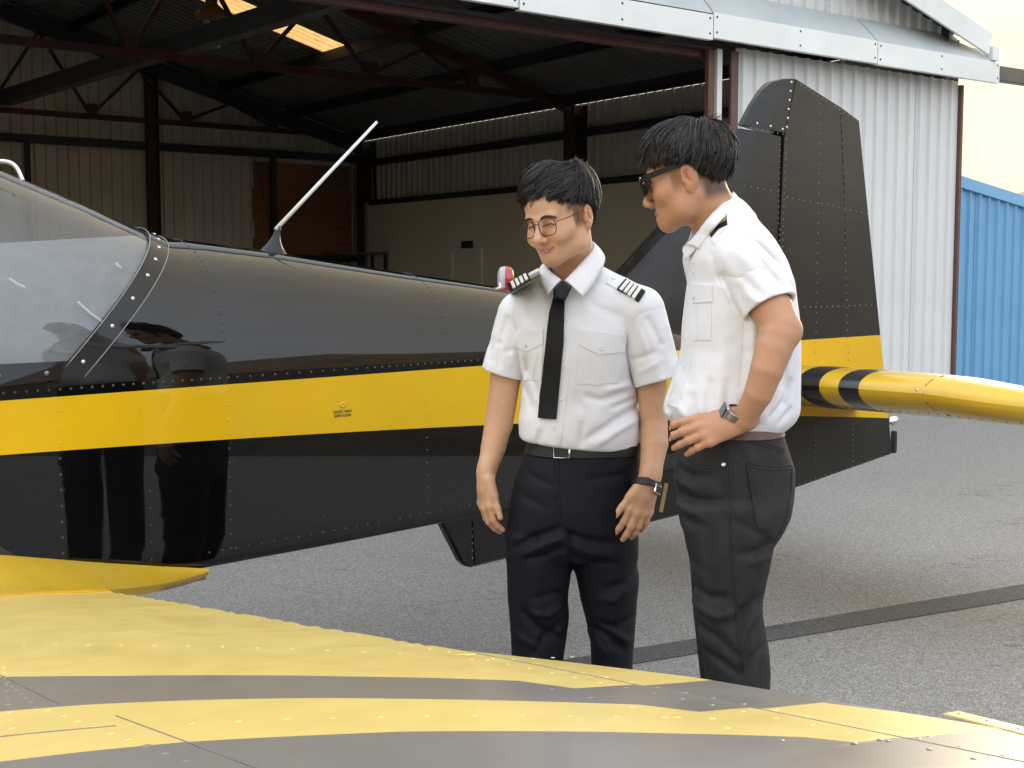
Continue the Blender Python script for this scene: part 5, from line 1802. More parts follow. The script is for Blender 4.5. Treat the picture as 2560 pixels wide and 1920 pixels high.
def hair(name, c, Rm, rad, cen, axis, phi_end, parent, org, seed, n=2600, lift=None, sweep=0.0, tuft=0, mats=('hair_dark', 'hair_mid'), jit=.004, vol=None, lens=(.35, .85), rr=.0011, hs=1.0):
    rg = np.random.default_rng(seed); cen = np.array(cen, float); rad = np.array(rad, float)
    ax_ = np.array(axis, float); ax_ /= np.linalg.norm(ax_); ex = np.array([1, 0, 0.0]); ey = np.cross(ax_, ex); ey /= np.linalg.norm(ey)   # ey towards back
    def dirv(th, ph): return ax_ * math.cos(ph) + (-ey * math.cos(th) + ex * math.sin(th)) * math.sin(ph)
    def point(th, ph, k=1.0):
        d = dirv(th, ph); r = 1 / math.sqrt(sum((d / rad) ** 2)); v = vol(th, ph) if vol else 0
        return cen + d * (r * k + v)
    to_w = lambda p: np.array(c) + Rm @ (p * hs) - org
    # base dome
    nt, np_ = 72, 20; V = []; Fc = []
    for j in range(np_ + 1):
        for i in range(nt):
            th = 2 * math.pi * i / nt; pe = phi_end(th) - R(2); ph = pe * (j / np_)
            lump = 1 + .016 * math.sin(th * 9 + 3 * math.sin(ph * 4)) + .012 * math.sin(th * 17 + ph * 5) + .008 * math.sin(th * 31)
            k = lump if j < np_ else .90
            V.append(to_w(point(th, ph, k * (.985 if j < np_ - 1 else .955))))
    for j in range(np_):
        for i in range(nt): Fc.append((j * nt + i, (j + 1) * nt + i, (j + 1) * nt + (i + 1) % nt, j * nt + (i + 1) % nt))
    o = mesh(name, V, Fc, M[mats[0]], parent, smooth=True)
    # locks: strands gathered into tapering clumps
    for mi, mt in enumerate(mats):
        Vs = []; Fs = []; nc = (n if mi == 0 else n // 3) // 9
        for q in range(nc):
            th = rg.uniform(0, 2 * math.pi); pe = phi_end(th); p0 = pe * math.sqrt(rg.uniform(0, .92)) * .97
            ln = rg.uniform(*lens); p1 = min(p0 + ln, pe + rg.normal(R(1), R(3.2)))
            if p1 - p0 < .16: p0 = p1 - .2
            swf = sweep(th, p0) if callable(sweep) else sweep
            tw = swf * (p1 - p0) + rg.normal(0, .07); off = abs(rg.normal(0, jit)); lf = abs(rg.normal(0, .010)) if rg.uniform() < .33 else 0
            cur = rg.normal(0, .05)
            if lift: lf += lift(th, p0) * rg.uniform(.3, 1)
            for st_ in range(9):
                th0 = th + rg.normal(0, .075) / max(.35, math.sin(p0)); q0 = p0 + rg.normal(0, .07); r1 = rg.normal(0, .016); q1 = p1 + rg.normal(0, .035); of = off + rg.normal(0, .0012)
                K = 7; pts = []
                for k in range(K):
                    u = k / (K - 1); th_ = th0 * (1 - u) + (th + r1) * u + tw * u + cur * math.sin(u * math.pi); ph = q0 + (q1 - q0) * u
                    p = point(th_, ph, 1.0); dn = (p - cen) / np.linalg.norm(p - cen)
                    pts.append(to_w(p + dn * (of * .8 + .0008 + lf * u * u + .004 * math.sin(u * 3.1))))
                b = len(Vs); r0 = rr * rg.uniform(.7, 1.5)
                for k in range(K):
                    t_ = pts[min(k + 1, K - 1)] - pts[max(k - 1, 0)]; t_ /= np.linalg.norm(t_) + 1e-9
                    a1 = np.cross(t_, [.3, .2, .9]); a1 /= np.linalg.norm(a1) + 1e-9; a2 = np.cross(t_, a1); r_ = r0 * (1 - .85 * (k / (K - 1)) ** 2)
                    for a in (0, 2.09, 4.19): Vs.append(pts[k] + (a1 * math.cos(a) + a2 * math.sin(a)) * r_)
                for k in range(K - 1):
                    for a in range(3): Fs.append((b + k * 3 + a, b + k * 3 + (a + 1) % 3, b + (k + 1) * 3 + (a + 1) % 3, b + (k + 1) * 3 + a))
        if mi == 0 and tuft:
            for q in range(tuft):
                th = rg.normal(math.pi * .95, .8); ph = abs(rg.normal(.35, .3)); p = point(th, ph, .98); dn = (p - cen) / np.linalg.norm(p - cen)
                bend = ey * rg.uniform(.5, 1.2) + ax_ * rg.uniform(.0, .7) + ex * rg.normal(0, .4); bend /= np.linalg.norm(bend); l_ = rg.uniform(.012, .034); b = len(Vs); K = 5; pts = []
                for k in range(K):
                    u = k / (K - 1); pts.append(to_w(p + dn * l_ * u * .6 + bend * l_ * u * u * .9))
                for k in range(K):
                    t_ = pts[min(k + 1, K - 1)] - pts[max(k - 1, 0)]; t_ /= np.linalg.norm(t_) + 1e-9
                    a1 = np.cross(t_, [.3, .2, .9]); a1 /= np.linalg.norm(a1) + 1e-9; a2 = np.cross(t_, a1); r_ = .0010 * (1 - .8 * k / (K - 1))
                    for a in (0, 2.09, 4.19): Vs.append(pts[k] + (a1 * math.cos(a) + a2 * math.sin(a)) * r_)
                for k in range(K - 1):
                    for a in range(3): Fs.append((b + k * 3 + a, b + k * 3 + (a + 1) % 3, b + (k + 1) * 3 + (a + 1) % 3, b + (k + 1) * 3 + a))
        lk = fast_mesh('hair_locks', np.array(Vs), np.array(Fs), M[mt], o); lk['kind'] = 'stuff'
    return o


def join_skin(parts, org, parent, mat):
    """parts: (V,Q,colours) -> one body mesh"""
    Vs, Qs, Cs = [], [], []; b = 0
    for V, Q, C in parts: Vs.append(V); Qs.append(Q + b); Cs.append(C); b += len(V)
    V = np.concatenate(Vs) - org; Q = np.concatenate(Qs); C = np.concatenate(Cs)
    o = fast_mesh('body', V, Q, mat, parent)
    me = o.data
    ca = me.color_attributes.new('tone', 'FLOAT_COLOR', 'POINT')
    ca.data.foreach_set('color', np.concatenate([C, np.ones((len(C), 1))], 1).astype(np.float32).ravel())
    return o


def sec(py, xl, xr, Y, b):
    P = at((xl + xr) / 2, py, Y); d = np.linalg.norm(at(xr, py, Y) - at(xl, py, Y)) / 2
    return (P[2], P[0], P[1], d, b)


def strip(name, A, B, mat, parent, org, n=8, thick=.0022, bulge=.0):
    """cloth strip between two 3-D curves"""
    A = catmull(A, n); B = catmull(B, n); m = 5; V = []; Fc = []
    for a, b in zip(A, B):
        for k in range(m + 1):
            q = k / m; p = a * (1 - q) + b * q; p = p + np.array([0, -bulge * math.sin(q * math.pi), bulge * .6 * math.sin(q * math.pi)]); V.append(p - org)
    for i in range(len(A) - 1):
        for k in range(m): Fc.append((i * (m + 1) + k, (i + 1) * (m + 1) + k, (i + 1) * (m + 1) + k + 1, i * (m + 1) + k + 1))
    o = mesh(name, V, Fc, mat, parent, smooth=True)
    md = o.modifiers.new('thickness', 'SOLIDIFY'); md.thickness = thick; md.offset = 0
    return o


def ring_band(name, c, axis, ra, rb, wide, height, thick, mat, parent, org):
    """band around a limb: axis = limb direction, wide = direction of the larger radius"""
    ax_ = np.array(axis, float); ax_ /= np.linalg.norm(ax_); u = np.array(wide, float); u -= ax_ * np.dot(u, ax_); u /= np.linalg.norm(u); v = np.cross(ax_, u)
    V = []; Fc = []; n = 36
    for i in range(n):
        a = 2 * math.pi * i / n; d = u * math.cos(a) * ra + v * math.sin(a) * rb; dn = d / np.linalg.norm(d)
        for r, h in ((0, -.5), (thick, -.42), (thick, .42), (0, .5)): V.append(c + d + dn * r + ax_ * h * height - org)
    for i in range(n):
        for k in range(4):
            j = (i + 1) % n; Fc.append((i * 4 + k, j * 4 + k, j * 4 + (k + 1) % 4, i * 4 + (k + 1) % 4))
    return mesh(name, V, Fc, mat, parent, smooth=True, auto=R(40)), u, v


def quad_pt(q, u, v):
    q = [np.array(p, float) for p in q]; return (q[0] * (1 - u) + q[1] * u) * (1 - v) + (q[3] * (1 - u) + q[2] * u) * v


def on_head(surf, T, p, off=.0):
    w = T(*p); q, n = surf.near(w); return q + n * off


def brow(name, T, surf, pts, r, mat, parent, org):
    P = [on_head(surf, T, p, .0008) - org for p in pts]; P = catmull(P, 4); n = len(P)
    MB().tube(P, [r * (.45 + .75 * math.sin(math.pi * min(.95, (i + 1.2) / (n + 1)))) for i in range(n)], 6).build(name, mat, parent, smooth=True)


def creases(f, lst, Yf, yc):
    for pts, w, a in lst: f.crease([at(px, py, Yf) for px, py in pts], w, a * 1.4, -1, yc)


SKIN_A = (.60, .355, .215); SKIN_B = (.49, .265, .150)

# ================================================================= person with glasses and tie
YA = 3.450
ORG = np.array([at(1430, 1500, YA)[0], YA, 0.0])
pa = empty('person', tuple(ORG), 0, 'smiling person in glasses, black tie and navy trousers standing beside the aircraft', 'person', 'people beside the aircraft')
# --- head
RA = rot(-40, 9, -7)
eye = at(1354, 562, 3.325); HC = eye - RA @ np.array([0, -.083, 0])
fh, TA = head_field(HC, RA, smile=1, hs=.98)
nb = at(1436, 700, 3.490)
fh.cone(TA(0, .026, -.050), nb, .056, .060, .02)
Vh, Qh = fh.mesh(1)


def sstep(a, b, x): t_ = np.clip((x - a) / (b - a), 0, 1); return t_ * t_ * (3 - 2 * t_)


def fadeA(x, y, z):
    ax_ = np.abs(x); side = sstep(.050, .062, ax_)
    burn = side * sstep(-.040, -.030, y) * (1 - sstep(-.012, -.004, y)) * sstep(-.040, -.012, z) * .75
    cap_ = sstep(.010, .030, z) * sstep(-.060, -.045, y) * side * .8
    nape = sstep(.030, .045, y) * sstep(-.075, -.045, z) * .88
    return np.clip(np.maximum(np.maximum(burn, cap_), nape), 0, .9)


Ch = tones(Vh, HC, RA, SKIN_A, (.50, .20, .16), True, fadeA, hs=.98)
# --- arms and hands
fa = Field(at(1560, 1420, 3.280) - .02, at(1720, 780, 3.530) + .02, .0028)
for a, b, ra, rb in (((1608, 810, 3.410), (1630, 960, 3.400), .042, .0365), ((1628, 960, 3.400), (1635, 1058, 3.400), .0365, .033), ((1635, 1050, 3.400), (1636, 1110, 3.380), .0335, .0335), ((1636, 1110, 3.380), (1624, 1195, 3.340), .0335, .0255)):
    fa.cone(at(*a), at(*b), ra * 1.075, rb * 1.085, .003)
wR = at(1622, 1205, 3.335); nR = np.array([.30, -.93, .10]); dR = np.array([-.30, -.10, -.95])
tipsR = hand(fa, wR, dR, nR, np.cross(dR, nR), ((.16, .34, .25), (.14, .32, .25), (.16, .36, .25), (.2, .42, .3)), .10, (.42, .10, .05), 1.0)
Va1, Qa1 = fa.mesh(1)
fb = Field(at(1160, 1400, 3.330) - .02, at(1340, 780, 3.580) + .02, .0028)
for a, b, ra, rb in (((1288, 830, 3.480), (1264, 945, 3.490), .040, .0385), ((1264, 945, 3.490), (1247, 1062, 3.480), .0385, .0355), ((1247, 1055, 3.480), (1233, 1120, 3.460), .0355, .031), ((1233, 1120, 3.460), (1216, 1182, 3.430), .031, .023)):
    fb.cone(at(*a), at(*b), ra * 1.08, rb * 1.09, .003)
wL = at(1214, 1190, 3.420); nL = np.array([-.86, -.48, .1]); dL = np.array([-.04, -.10, -1.0])
tipsL = hand(fb, wL, dL, nL, -np.cross(dL, nL), ((.30, .45, .3), (.34, .5, .35), (.40, .55, .35), (.45, .6, .4)), .04, (.30, .06, .25), .98)
Va2, Qa2 = fb.mesh(1)
# --- unseen trunk and legs under the clothes
fu = Field(at(1250, 2060, YA) - np.array([.05, .2, .0]), at(1640, 690, YA) + np.array([.05, .25, .02]), .011)
fu.stack([sec(y, l + 14, r - 14, YA, b - .02) for y, l, r, b in ((700, 1360, 1520, .07), (760, 1300, 1590, .10), (880, 1300, 1590, .115), (1000, 1310, 1590, .11), (1130, 1320, 1590, .10), (1300, 1285, 1580, .10), (1350, 1300, 1560, .08))])
for xa, xb in ((1345, 1340), (1515, 1530)):
    fu.cone(at(xa, 1330, YA), at(xb, 1700, YA), .048, .036, .03).cone(at(xb, 1700, YA), at(xb, 2020, YA), .036, .03, .03)
Vu, Qu = fu.mesh(1)
body = join_skin([(Vh, Qh, Ch), (Va1, Qa1, np.tile(SKIN_A, (len(Va1), 1))), (Va2, Qa2, np.tile(np.array(SKIN_A) * .97, (len(Va2), 1))), (Vu, Qu, np.tile(SKIN_A, (len(Vu), 1)))], ORG, pa, M['skin'])
hs = Surf(Vh, Qh)
for sx in (-1, 1):
    brow('eyebrow', TA, hs, [(sx * .013, -.10, .017), (sx * .026, -.10, .0215), (sx * .040, -.09, .019), (sx * .049, -.08, .013)], .0030, M['brow_hair'], pa, ORG)
    P = [on_head(hs, TA, p, .0004) - ORG for p in ((sx * .019, -.10, -.0035), (sx * .026, -.10, -.0005), (sx * .034, -.10, .0000), (sx * .042, -.095, -.003), (sx * .047, -.09, -.006))]
    MB().tube(catmull(P, 4), [.0008] + [.0017] * 15 + [.0008], 6).build('eyelid_line', M['eye_dark'], pa, smooth=True)
plain('teeth', (.66, .62, .55), .3)
MB().lathe([(0, -.5), (.7, -.35), (1, 0), (.7, .35), (0, .5)], TA(0, -.0845, -.0685) - ORG, 16, Matrix((RA @ np.diag([.015, .006, .0065])).tolist())).build('teeth', M['teeth'], pa, smooth=True)
# glasses
gs = empty('glasses'); gs.parent = pa
for sx in (-1, 1):
    P = []; Pl = []
    for i in range(28):
        a = 2 * math.pi * i / 28; ca, sa = math.cos(a), math.sin(a); e = .62
        x = sx * .0345 + .0265 * math.copysign(abs(ca) ** e, ca); z = -.006 + .0225 * math.copysign(abs(sa) ** e, sa) * (1 if sa > 0 else .98)
        if sa < 0: x = sx * .0345 + (x - sx * .0345) * (1 - .12 * abs(sa))
        y = -.108 + .10 * max(0, abs(x) - .02) ** 1.4 * 4
        P.append(TA(x, y, z) - ORG)
    MB().tube(P, .0012, 6, closed=True).build('lens_rim', M['frame_bronze'], gs, smooth=True)
    cpt = np.mean(P, axis=0); k = len(P)
    mesh('lens', P + [cpt], [(i, (i + 1) % k, k) for i in range(k)], M['clear_lens'], gs, smooth=True)
    MB().tube(catmull([TA(sx * .061, -.100, .004) - ORG, TA(sx * .074, -.086, .006) - ORG, TA(sx * .080, -.04, .009) - ORG, TA(sx * .081, .0, .012) - ORG, TA(sx * .082, .022, .004) - ORG], 5), .0011, 6).build('temple_arm', M['frame_bronze'], gs, smooth=True)
MB().tube(catmull([TA(x, y, z) - ORG for x, y, z in ((-.0085, -.109, .004), (0, -.113, .006), (.0085, -.109, .004))], 4), .0011, 6).build('bridge', M['frame_bronze'], gs, smooth=True)
MB().tube(catmull([TA(x, y, z) - ORG for x, y, z in ((-.0105, -.109, .012), (0, -.112, .0135), (.0105, -.109, .012))], 4), .0008, 6).build('bridge', M['frame_bronze'], gs, smooth=True)


# hair: swept fringe, volume on top
def phiA(th):
    d = math.degrees(th) % 360
    return R(np.interp(d, [0, 20, 40, 58, 68, 78, 88, 100, 115, 140, 180, 220, 245, 262, 275, 285, 300, 320, 340, 360], [93, 96, 98, 97, 98, 98, 92, 92, 104, 120, 125, 120, 104, 92, 92, 98, 97, 89, 88, 93]))


def volA(th, ph):
    d = math.cos(th); top = math.exp(-((ph - .75) / .45) ** 2)
    side = math.sin(th)
    return -.001 + .020 * top * (1 + .25 * d) + .020 * math.exp(-((ph - .40) / .35) ** 2) * (.6 - .4 * d) + .009 * max(0, d) * math.exp(-((ph - 1.2) / .35) ** 2) * (1 - .5 * side) + .005 * math.sin(th * 5 + 1) * math.sin(ph * 3)


swA = lambda th, p0: -1.5 * max(0, math.cos(th) + .25) - .10
hair('hair', HC, RA, (.080, .1, .086), (0, .014, .037), (0, .36, .93), phiA, pa, ORG, 11, 6300, None, swA, 50, vol=volA, jit=.007, rr=.0009, hs=.98)

# --- shirt
fs = Field(at(1180, 1150, 3.280) + np.array([0, -.08, -.01]), at(1730, 640, 3.580) + np.array([0, .14, .02]), .0034)
fs.stack([sec(y, l, r, YA, b) for y, l, r, b in ((703, 1372, 1502, .060), (722, 1318, 1560, .088), (760, 1292, 1598, .108), (820, 1289, 1602, .124), (880, 1294, 1597, .129), (940, 1305, 1592, .124), (1000, 1302, 1598, .122), (1045, 1296, 1601, .127), (1088, 1298, 1603, .128), (1112, 1306, 1602, .122), (1130, 1322, 1596, .108))], 0, .02, 2.3)
fs.cone(at(1450, 706, 3.460), at(1596, 780, 3.410), .064, .066, .025); fs.cone(at(1405, 706, 3.470), at(1305, 787, 3.480), .062, .062, .025)
sR0, sR1 = at(1598, 780, 3.410), at(1646, 955, 3.390); sL0, sL1 = at(1303, 787, 3.480), at(1260, 935, 3.490)
dSR = (sR1 - sR0) / np.linalg.norm(sR1 - sR0); dSL = (sL1 - sL0) / np.linalg.norm(sL1 - sL0)
fs.cone(sR0, sR0 + dSR * .05, .066, .062, .015); fs.cone(sL0, sL0 + dSL * .05, .0625, .059, .015)
fs.ripple(.0024, 22, 14, 16, 3)
creases(fs, [
    ([(1570, 850), (1578, 900), (1590, 960)], .008, .009), ([(1318, 900), (1322, 945)], .008, .008),
    ([(1598, 1020), (1540, 1050), (1460, 1100)], .011, .006), ([(1600, 1050), (1540, 1080), (1490, 1112)], .009, -.004),
    ([(1560, 985), (1500, 1000), (1465, 990)], .010, .005), ([(1580, 965), (1520, 975)], .008, -.004), ([(1590, 1000), (1530, 1020)], .008, .004),
    ([(1440, 985), (1450, 1020)], .010, .004), ([(1455, 1060), (1450, 1110)], .009, .005), ([(1350, 1085), (1345, 1115)], .008, .005), ([(1405, 1095), (1400, 1122)], .007, .003),
    ([(1620, 790), (1650, 850), (1655, 920)], .011, .005), ([(1600, 820), (1620, 880)], .008, -.004), ([(1665, 830), (1680, 890)], .009, .004), ([(1268, 800), (1250, 860), (1250, 915)], .009, .005), ([(1290, 840), (1280, 900)], .008, -.004),
    ([(1310, 960), (1330, 1020)], .010, .004), ([(1335, 950), (1345, 990)], .008, .004), ([(1480, 760), (1540, 790)], .012, .003), ([(1300, 760), (1325, 800)], .010, .003)], 3.340, YA)
nb_a = at(1436, 716, 3.470); fs.cone(TA(0, .020, -.055), nb_a, .062, .064, .004, op='sub')
h0, h1 = at(1310, 1112, 3.340), at(1600, 1142, 3.340); fs.cut_plane(h0, (h1[2] - h0[2], 0, -(h1[0] - h0[0])), fs.lo, fs.lo + np.array([2, 2, .2]), .010)
parts = [fs.mesh(1),
         sleeve(sR0, sR1, .0690, .0650, .0595, [([(1620, 800), (1650, 860), (1655, 930)], .010, .007), ([(1600, 830), (1618, 890)], .008, -.005), ([(1668, 830), (1682, 900)], .009, .006), ([(1585, 900), (1640, 880)], .009, .005), ([(1600, 930), (1650, 900)], .008, -.004)], 3.350, 3.410, 31),
         sleeve(sL0, sL1, .0655, .0610, .0560, [([(1268, 800), (1250, 860), (1248, 915)], .009, .007), ([(1290, 840), (1280, 910)], .008, -.005), ([(1230, 850), (1225, 900)], .008, .005), ([(1300, 870), (1262, 880)], .008, .004)], 3.430, 3.500, 32)]
Vs = np.concatenate([q[0] for q in parts]); nb_ = np.cumsum([0] + [len(q[0]) for q in parts]); Qs = np.concatenate([q[1] + nb_[i] for i, q in enumerate(parts)])
shirt = fast_mesh('shirt', Vs - ORG, Qs, M['shirt_white'], pa)
ss = Surf(Vs, Qs)
strip('collar', [at(1412, 701, 3.332), at(1455, 655, 3.365), at(1485, 615, 3.445), at(1462, 598, 3.570), at(1400, 625, 3.550), at(1364, 660, 3.445), at(1402, 699, 3.332)],
      [at(1457, 743, 3.310), at(1489, 700, 3.348), at(1512, 645, 3.445), at(1480, 622, 3.600), at(1385, 650, 3.580), at(1345, 680, 3.445), at(1369, 738, 3.320)], M['shirt_white'], shirt, ORG, 8, .0025, .004)
patch('placket', [[(1388, 770), (1428, 775)], [(1386, 850), (1428, 850)], [(1384, 930), (1424, 930)], [(1374, 1030), (1412, 1032)], [(1367, 1110), (1402, 1113)]], ss, .0004, .0012, M['shirt_white'], shirt, ORG, 5, 22)
for p in ((1416, 800), (1414, 843), (1411, 919), (1404, 996), (1385, 1069)): button('button', *p, ss, .0052, M['button_white'], shirt, ORG)
for top, bot, b0, b1, pl, bt in (([(1457, 824), (1512, 832), (1566, 841)], [(1448, 862), (1498, 887), (1558, 879)], [(1447, 850), (1560, 858)], [(1443, 960), (1546, 958)], [(1481, 885), (1506, 962)], (1503, 870)),
                                 ([(1293, 834), (1325, 826), (1358, 823)], [(1289, 866), (1318, 879), (1358, 860)], [(1297, 860), (1358, 860)], [(1312, 952), (1354, 950)], [(1322, 880), (1334, 950)], (1316, 862))):
    patch('pocket', [b0, b1], ss, .0004, .0014, M['shirt_white'], shirt, ORG, 12, 10)
    patch('pocket_pleat', [[(pl[0][0], pl[0][1]), (pl[0][0] + 24, pl[0][1])], [(pl[1][0] - 25, pl[1][1]), (pl[1][0] - 1, pl[1][1])]], ss, .0016, .0012, M['shirt_white'], shirt, ORG, 4, 8)
    patch('pocket_flap', [top, bot], ss, .0024, .0018, M['shirt_white'], shirt, ORG, 12, 5)
    button('button', *bt, ss, .0055, M['button_white'], shirt, ORG, .005)
seam('armhole_seam', [(1612, 742), (1588, 800), (1570, 868)], ss, .0005, M['shirt_stitch'], shirt, ORG)
seam('armhole_seam', [(1290, 745), (1284, 800), (1305, 880)], ss, .0005, M['shirt_stitch'], shirt, ORG)
for o_, ax_, r_ in ((sR1, dSR, .0585), (sL1, dSL, .0552)):
    pass
# epaulettes
for quad, strap_q, bt in ((((1556, 697), (1614, 733), (1603, 748), (1544, 713)), ((1522, 688), (1600, 733), (1588, 752), (1515, 708)), (1534, 699)),
                          (((1319, 682), (1268, 712), (1277, 735), (1328, 701)), ((1345, 670), (1290, 700), (1300, 722), (1352, 690)), (1344, 681))):
    ep = patch('epaulette', [[strap_q[0], strap_q[1]], [strap_q[3], strap_q[2]]], ss, .001, .0025, M['shirt_white'], shirt, ORG, 8, 3)
    if bt[0] > 1400: quad = ((1563, 700), (1613, 731), (1596, 757), (1542, 725))
    def sub(u0, u1, q=quad): return [[tuple(quad_pt(q, u0, 0)), tuple(quad_pt(q, u1, 0))], [tuple(quad_pt(q, u0, 1)), tuple(quad_pt(q, u1, 1))]]
    patch('braid_slide', sub(0, 1), ss, .0048, .002, M['braid_black'], ep, ORG, 10, 4, flat=True)
    u = .07
    for k in range(4):
        patch('braid_stripe', sub(u, u + .135), ss, .0085, .0012, M['braid_silver'], ep, ORG, 3, 4, flat=True); u += .205
    button('button', *bt, ss, .005, M['button_white'], ep, ORG, .004)

# --- tie
tie = patch('tie', [[(1385, 742), (1398, 748), (1412, 752)], [(1374, 785), (1392, 788), (1411, 790)], [(1367, 860), (1388, 860), (1409, 860)], [(1358, 950), (1380, 950), (1401, 950)], [(1349, 1045), (1370, 1047), (1392, 1048)]], ss, .006, .0035, M['tie_black'], pa, ORG, 8, 20)
kn = [np.array(at(px, py, Y)) for px, py, Y in ((1407, 699, 3.322), (1431, 716, 3.320), (1413, 754, 3.302), (1384, 748, 3.302), (1383, 722, 3.315))]
kc = np.mean(kn, axis=0)
fr0 = [p * .80 + kc * .20 + np.array([0, -.014, 0]) for p in kn]
V = kn + fr0 + [p + np.array([0, .02, 0]) for p in kn]
Fc = [(i, (i + 1) % 5, 5 + (i + 1) % 5, 5 + i) for i in range(5)] + [(5, 6, 7, 8, 9)] + [(10 + i, 10 + (i + 1) % 5, (i + 1) % 5, i) for i in range(5)]
o = mesh('tie_knot', [p - ORG for p in V], Fc, M['tie_black'], tie, smooth=False)
md = o.modifiers.new('b', 'BEVEL'); md.width = .004; md.segments = 3

# --- trousers
ft_ = Field(at(1225, 2060, YA) + np.array([0, -.19, 0]), at(1650, 1100, YA) + np.array([0, .20, .01]), .0042)
ft_.stack([sec(y, l, r, YA, b) for y, l, r, b in ((1124, 1317, 1601, .113), (1160, 1302, 1600, .118), (1200, 1286, 1597, .123), (1260, 1274, 1593, .130), (1310, 1268, 1590, .130), (1360, 1266, 1591, .122), (1392, 1270, 1588, .10))], 0, .02, 2.3)
ft_.stack([sec(y, l, r, YA - .01, b) for y, l, r, b in ((1330, 1266, 1426, .10), (1412, 1266, 1430, .096), (1450, 1268, 1425, .090), (1500, 1270, 1420, .086), (1540, 1274, 1424, .084), (1600, 1278, 1416, .080), (1640, 1279, 1409, .078), (1800, 1284, 1400, .074), (1920, 1288, 1394, .07), (2036, 1286, 1398, .078))], 0, .018, 2.2)
ft_.stack([sec(y, l, r, YA + .01, b) for y, l, r, b in ((1330, 1432, 1591, .10), (1412, 1432, 1593, .096), (1440, 1440, 1599, .092), (1500, 1452, 1592, .086), (1560, 1467, 1589, .082), (1600, 1476, 1586, .080), (1640, 1478, 1582, .078), (1800, 1482, 1580, .074), (1920, 1484, 1578, .07), (2036, 1482, 1586, .078))], 0, .018, 2.2)
ft_.ripple(.0014, 18, 10, 12, 9)
creases(ft_, [
    ([(1392, 1150), (1394, 1250), (1398, 1320)], .006, .003), ([(1400, 1320), (1340, 1345), (1290, 1375)], .011, .007), ([(1405, 1345), (1350, 1368), (1310, 1390)], .009, -.006), ([(1408, 1370), (1360, 1392), (1320, 1400)], .009, .006),
    ([(1415, 1330), (1470, 1350), (1530, 1360)], .010, .006), ([(1420, 1360), (1480, 1385), (1520, 1392)], .009, -.005), ([(1430, 1390), (1480, 1410), (1540, 1415)], .009, .005), ([(1428, 1410), (1428, 1330)], .008, .008),
    ([(1310, 1540), (1350, 1580), (1400, 1610)], .012, .008), ([(1405, 1530), (1370, 1545), (1330, 1540)], .010, -.006), ([(1400, 1570), (1360, 1600), (1340, 1640)], .010, .007), ([(1290, 1600), (1340, 1625)], .010, -.005), ([(1415, 1500), (1390, 1490), (1340, 1500)], .010, .005),
    ([(1590, 1440), (1560, 1470), (1520, 1480)], .011, .006), ([(1585, 1480), (1540, 1510), (1500, 1510)], .010, -.005), ([(1475, 1580), (1520, 1600), (1560, 1640)], .011, .007), ([(1580, 1560), (1540, 1580), (1500, 1570)], .010, .006), ([(1578, 1620), (1550, 1600)], .009, -.006), ([(1480, 1610), (1520, 1650)], .010, -.005),
    ([(1345, 1420), (1348, 1640)], .010, -.003), ([(1520, 1420), (1530, 1640)], .010, -.003), ([(1470, 1200), (1560, 1190)], .009, .003), ([(1330, 1195), (1380, 1215)], .009, .003), ([(1300, 1240), (1360, 1270)], .012, .003)], 3.330, YA)
Vt, Qt = ft_.mesh(1)
trousers = fast_mesh('trousers', Vt - ORG, Qt, M['trouser_navy'], pa)
ts_ = Surf(Vt, Qt)
seam('pocket_seam', [(1558, 1150), (1570, 1190), (1583, 1230)], ts_, .0010, M['trouser_navy'], trousers, ORG, .0006)
seam('fly_seam', [(1398, 1155), (1399, 1220), (1402, 1290)], ts_, .0009, M['trouser_navy'], trousers, ORG, .0006)
# belt
bs = [sec(y, l, r, YA, b) for y, l, r, b in ((1124, 1317, 1601, .113), (1160, 1302, 1600, .118))]
zc_ = at(1440, 1129, YA - .11)[2]; z0 = zc_ - .017; z1 = zc_ + .017; V = []; Fc = []; n = 64
for i in range(n):
    a = 2 * math.pi * i / n; ca, sa = math.cos(a), math.sin(a); e = 2 / 2.3
    for z, o_ in ((z0, .001), (z0 + .001, .0042), (z1 - .001, .0042), (z1, .001)):
        f_ = np.clip((bs[0][0] - z) / (bs[0][0] - bs[1][0]), -.5, 1.2); cx, cy, aa, bb = (bs[0][k] + (bs[1][k] - bs[0][k]) * f_ for k in range(1, 5))
        V.append(np.array([cx + math.copysign(abs(ca) ** e, ca) * (aa + o_), cy + math.copysign(abs(sa) ** e, sa) * (bb + o_), z]) - ORG)
for i in range(n):
    for k in range(3): Fc.append((i * 4 + k, ((i + 1) % n) * 4 + k, ((i + 1) % n) * 4 + k + 1, i * 4 + k + 1))
belt = mesh('belt', V, Fc, M['belt_black'], pa, smooth=True, auto=R(40))
bsurf = Surf([p + ORG for p in V], Fc)
P = [bsurf.near(at(px, py, 3.330)) for px, py in ((1377, 1113), (1424, 1116), (1423, 1147), (1379, 1144))]
P = [(p_[0], np.array([0, -1.0, 0])) for p_ in P]
if all(p[0] is not None for p in P):
    Q_ = [p[0] + p[1] * .004 - ORG for p in P]
    MB().tube([Q_[1], Q_[0], Q_[3], Q_[2]], .0018, 8).build('buckle', M['chrome'], belt, smooth=True)
    MB().tube([Q_[1] + (Q_[0] - Q_[1]) * .02, Q_[2] + (Q_[3] - Q_[2]) * .02], .0034, 8).build('buckle_keeper', M['chrome'], belt, smooth=True)
# shoes
for xc in (1340, 1532):
    c_ = at(xc, 2070, YA); c_[2] = 0
    MB().lathe([(.0, 0), (.92, 0), (1.0, .02), (.98, .05), (.8, .075), (.5, .10), (.42, .14), (0, .14)], c_ - ORG + np.array([0, -.05, .002]), 22, Matrix.Diagonal((.048, .14, 1.0)).to_3x3()).build('shoe', M['shoe_black'], pa, smooth=True)
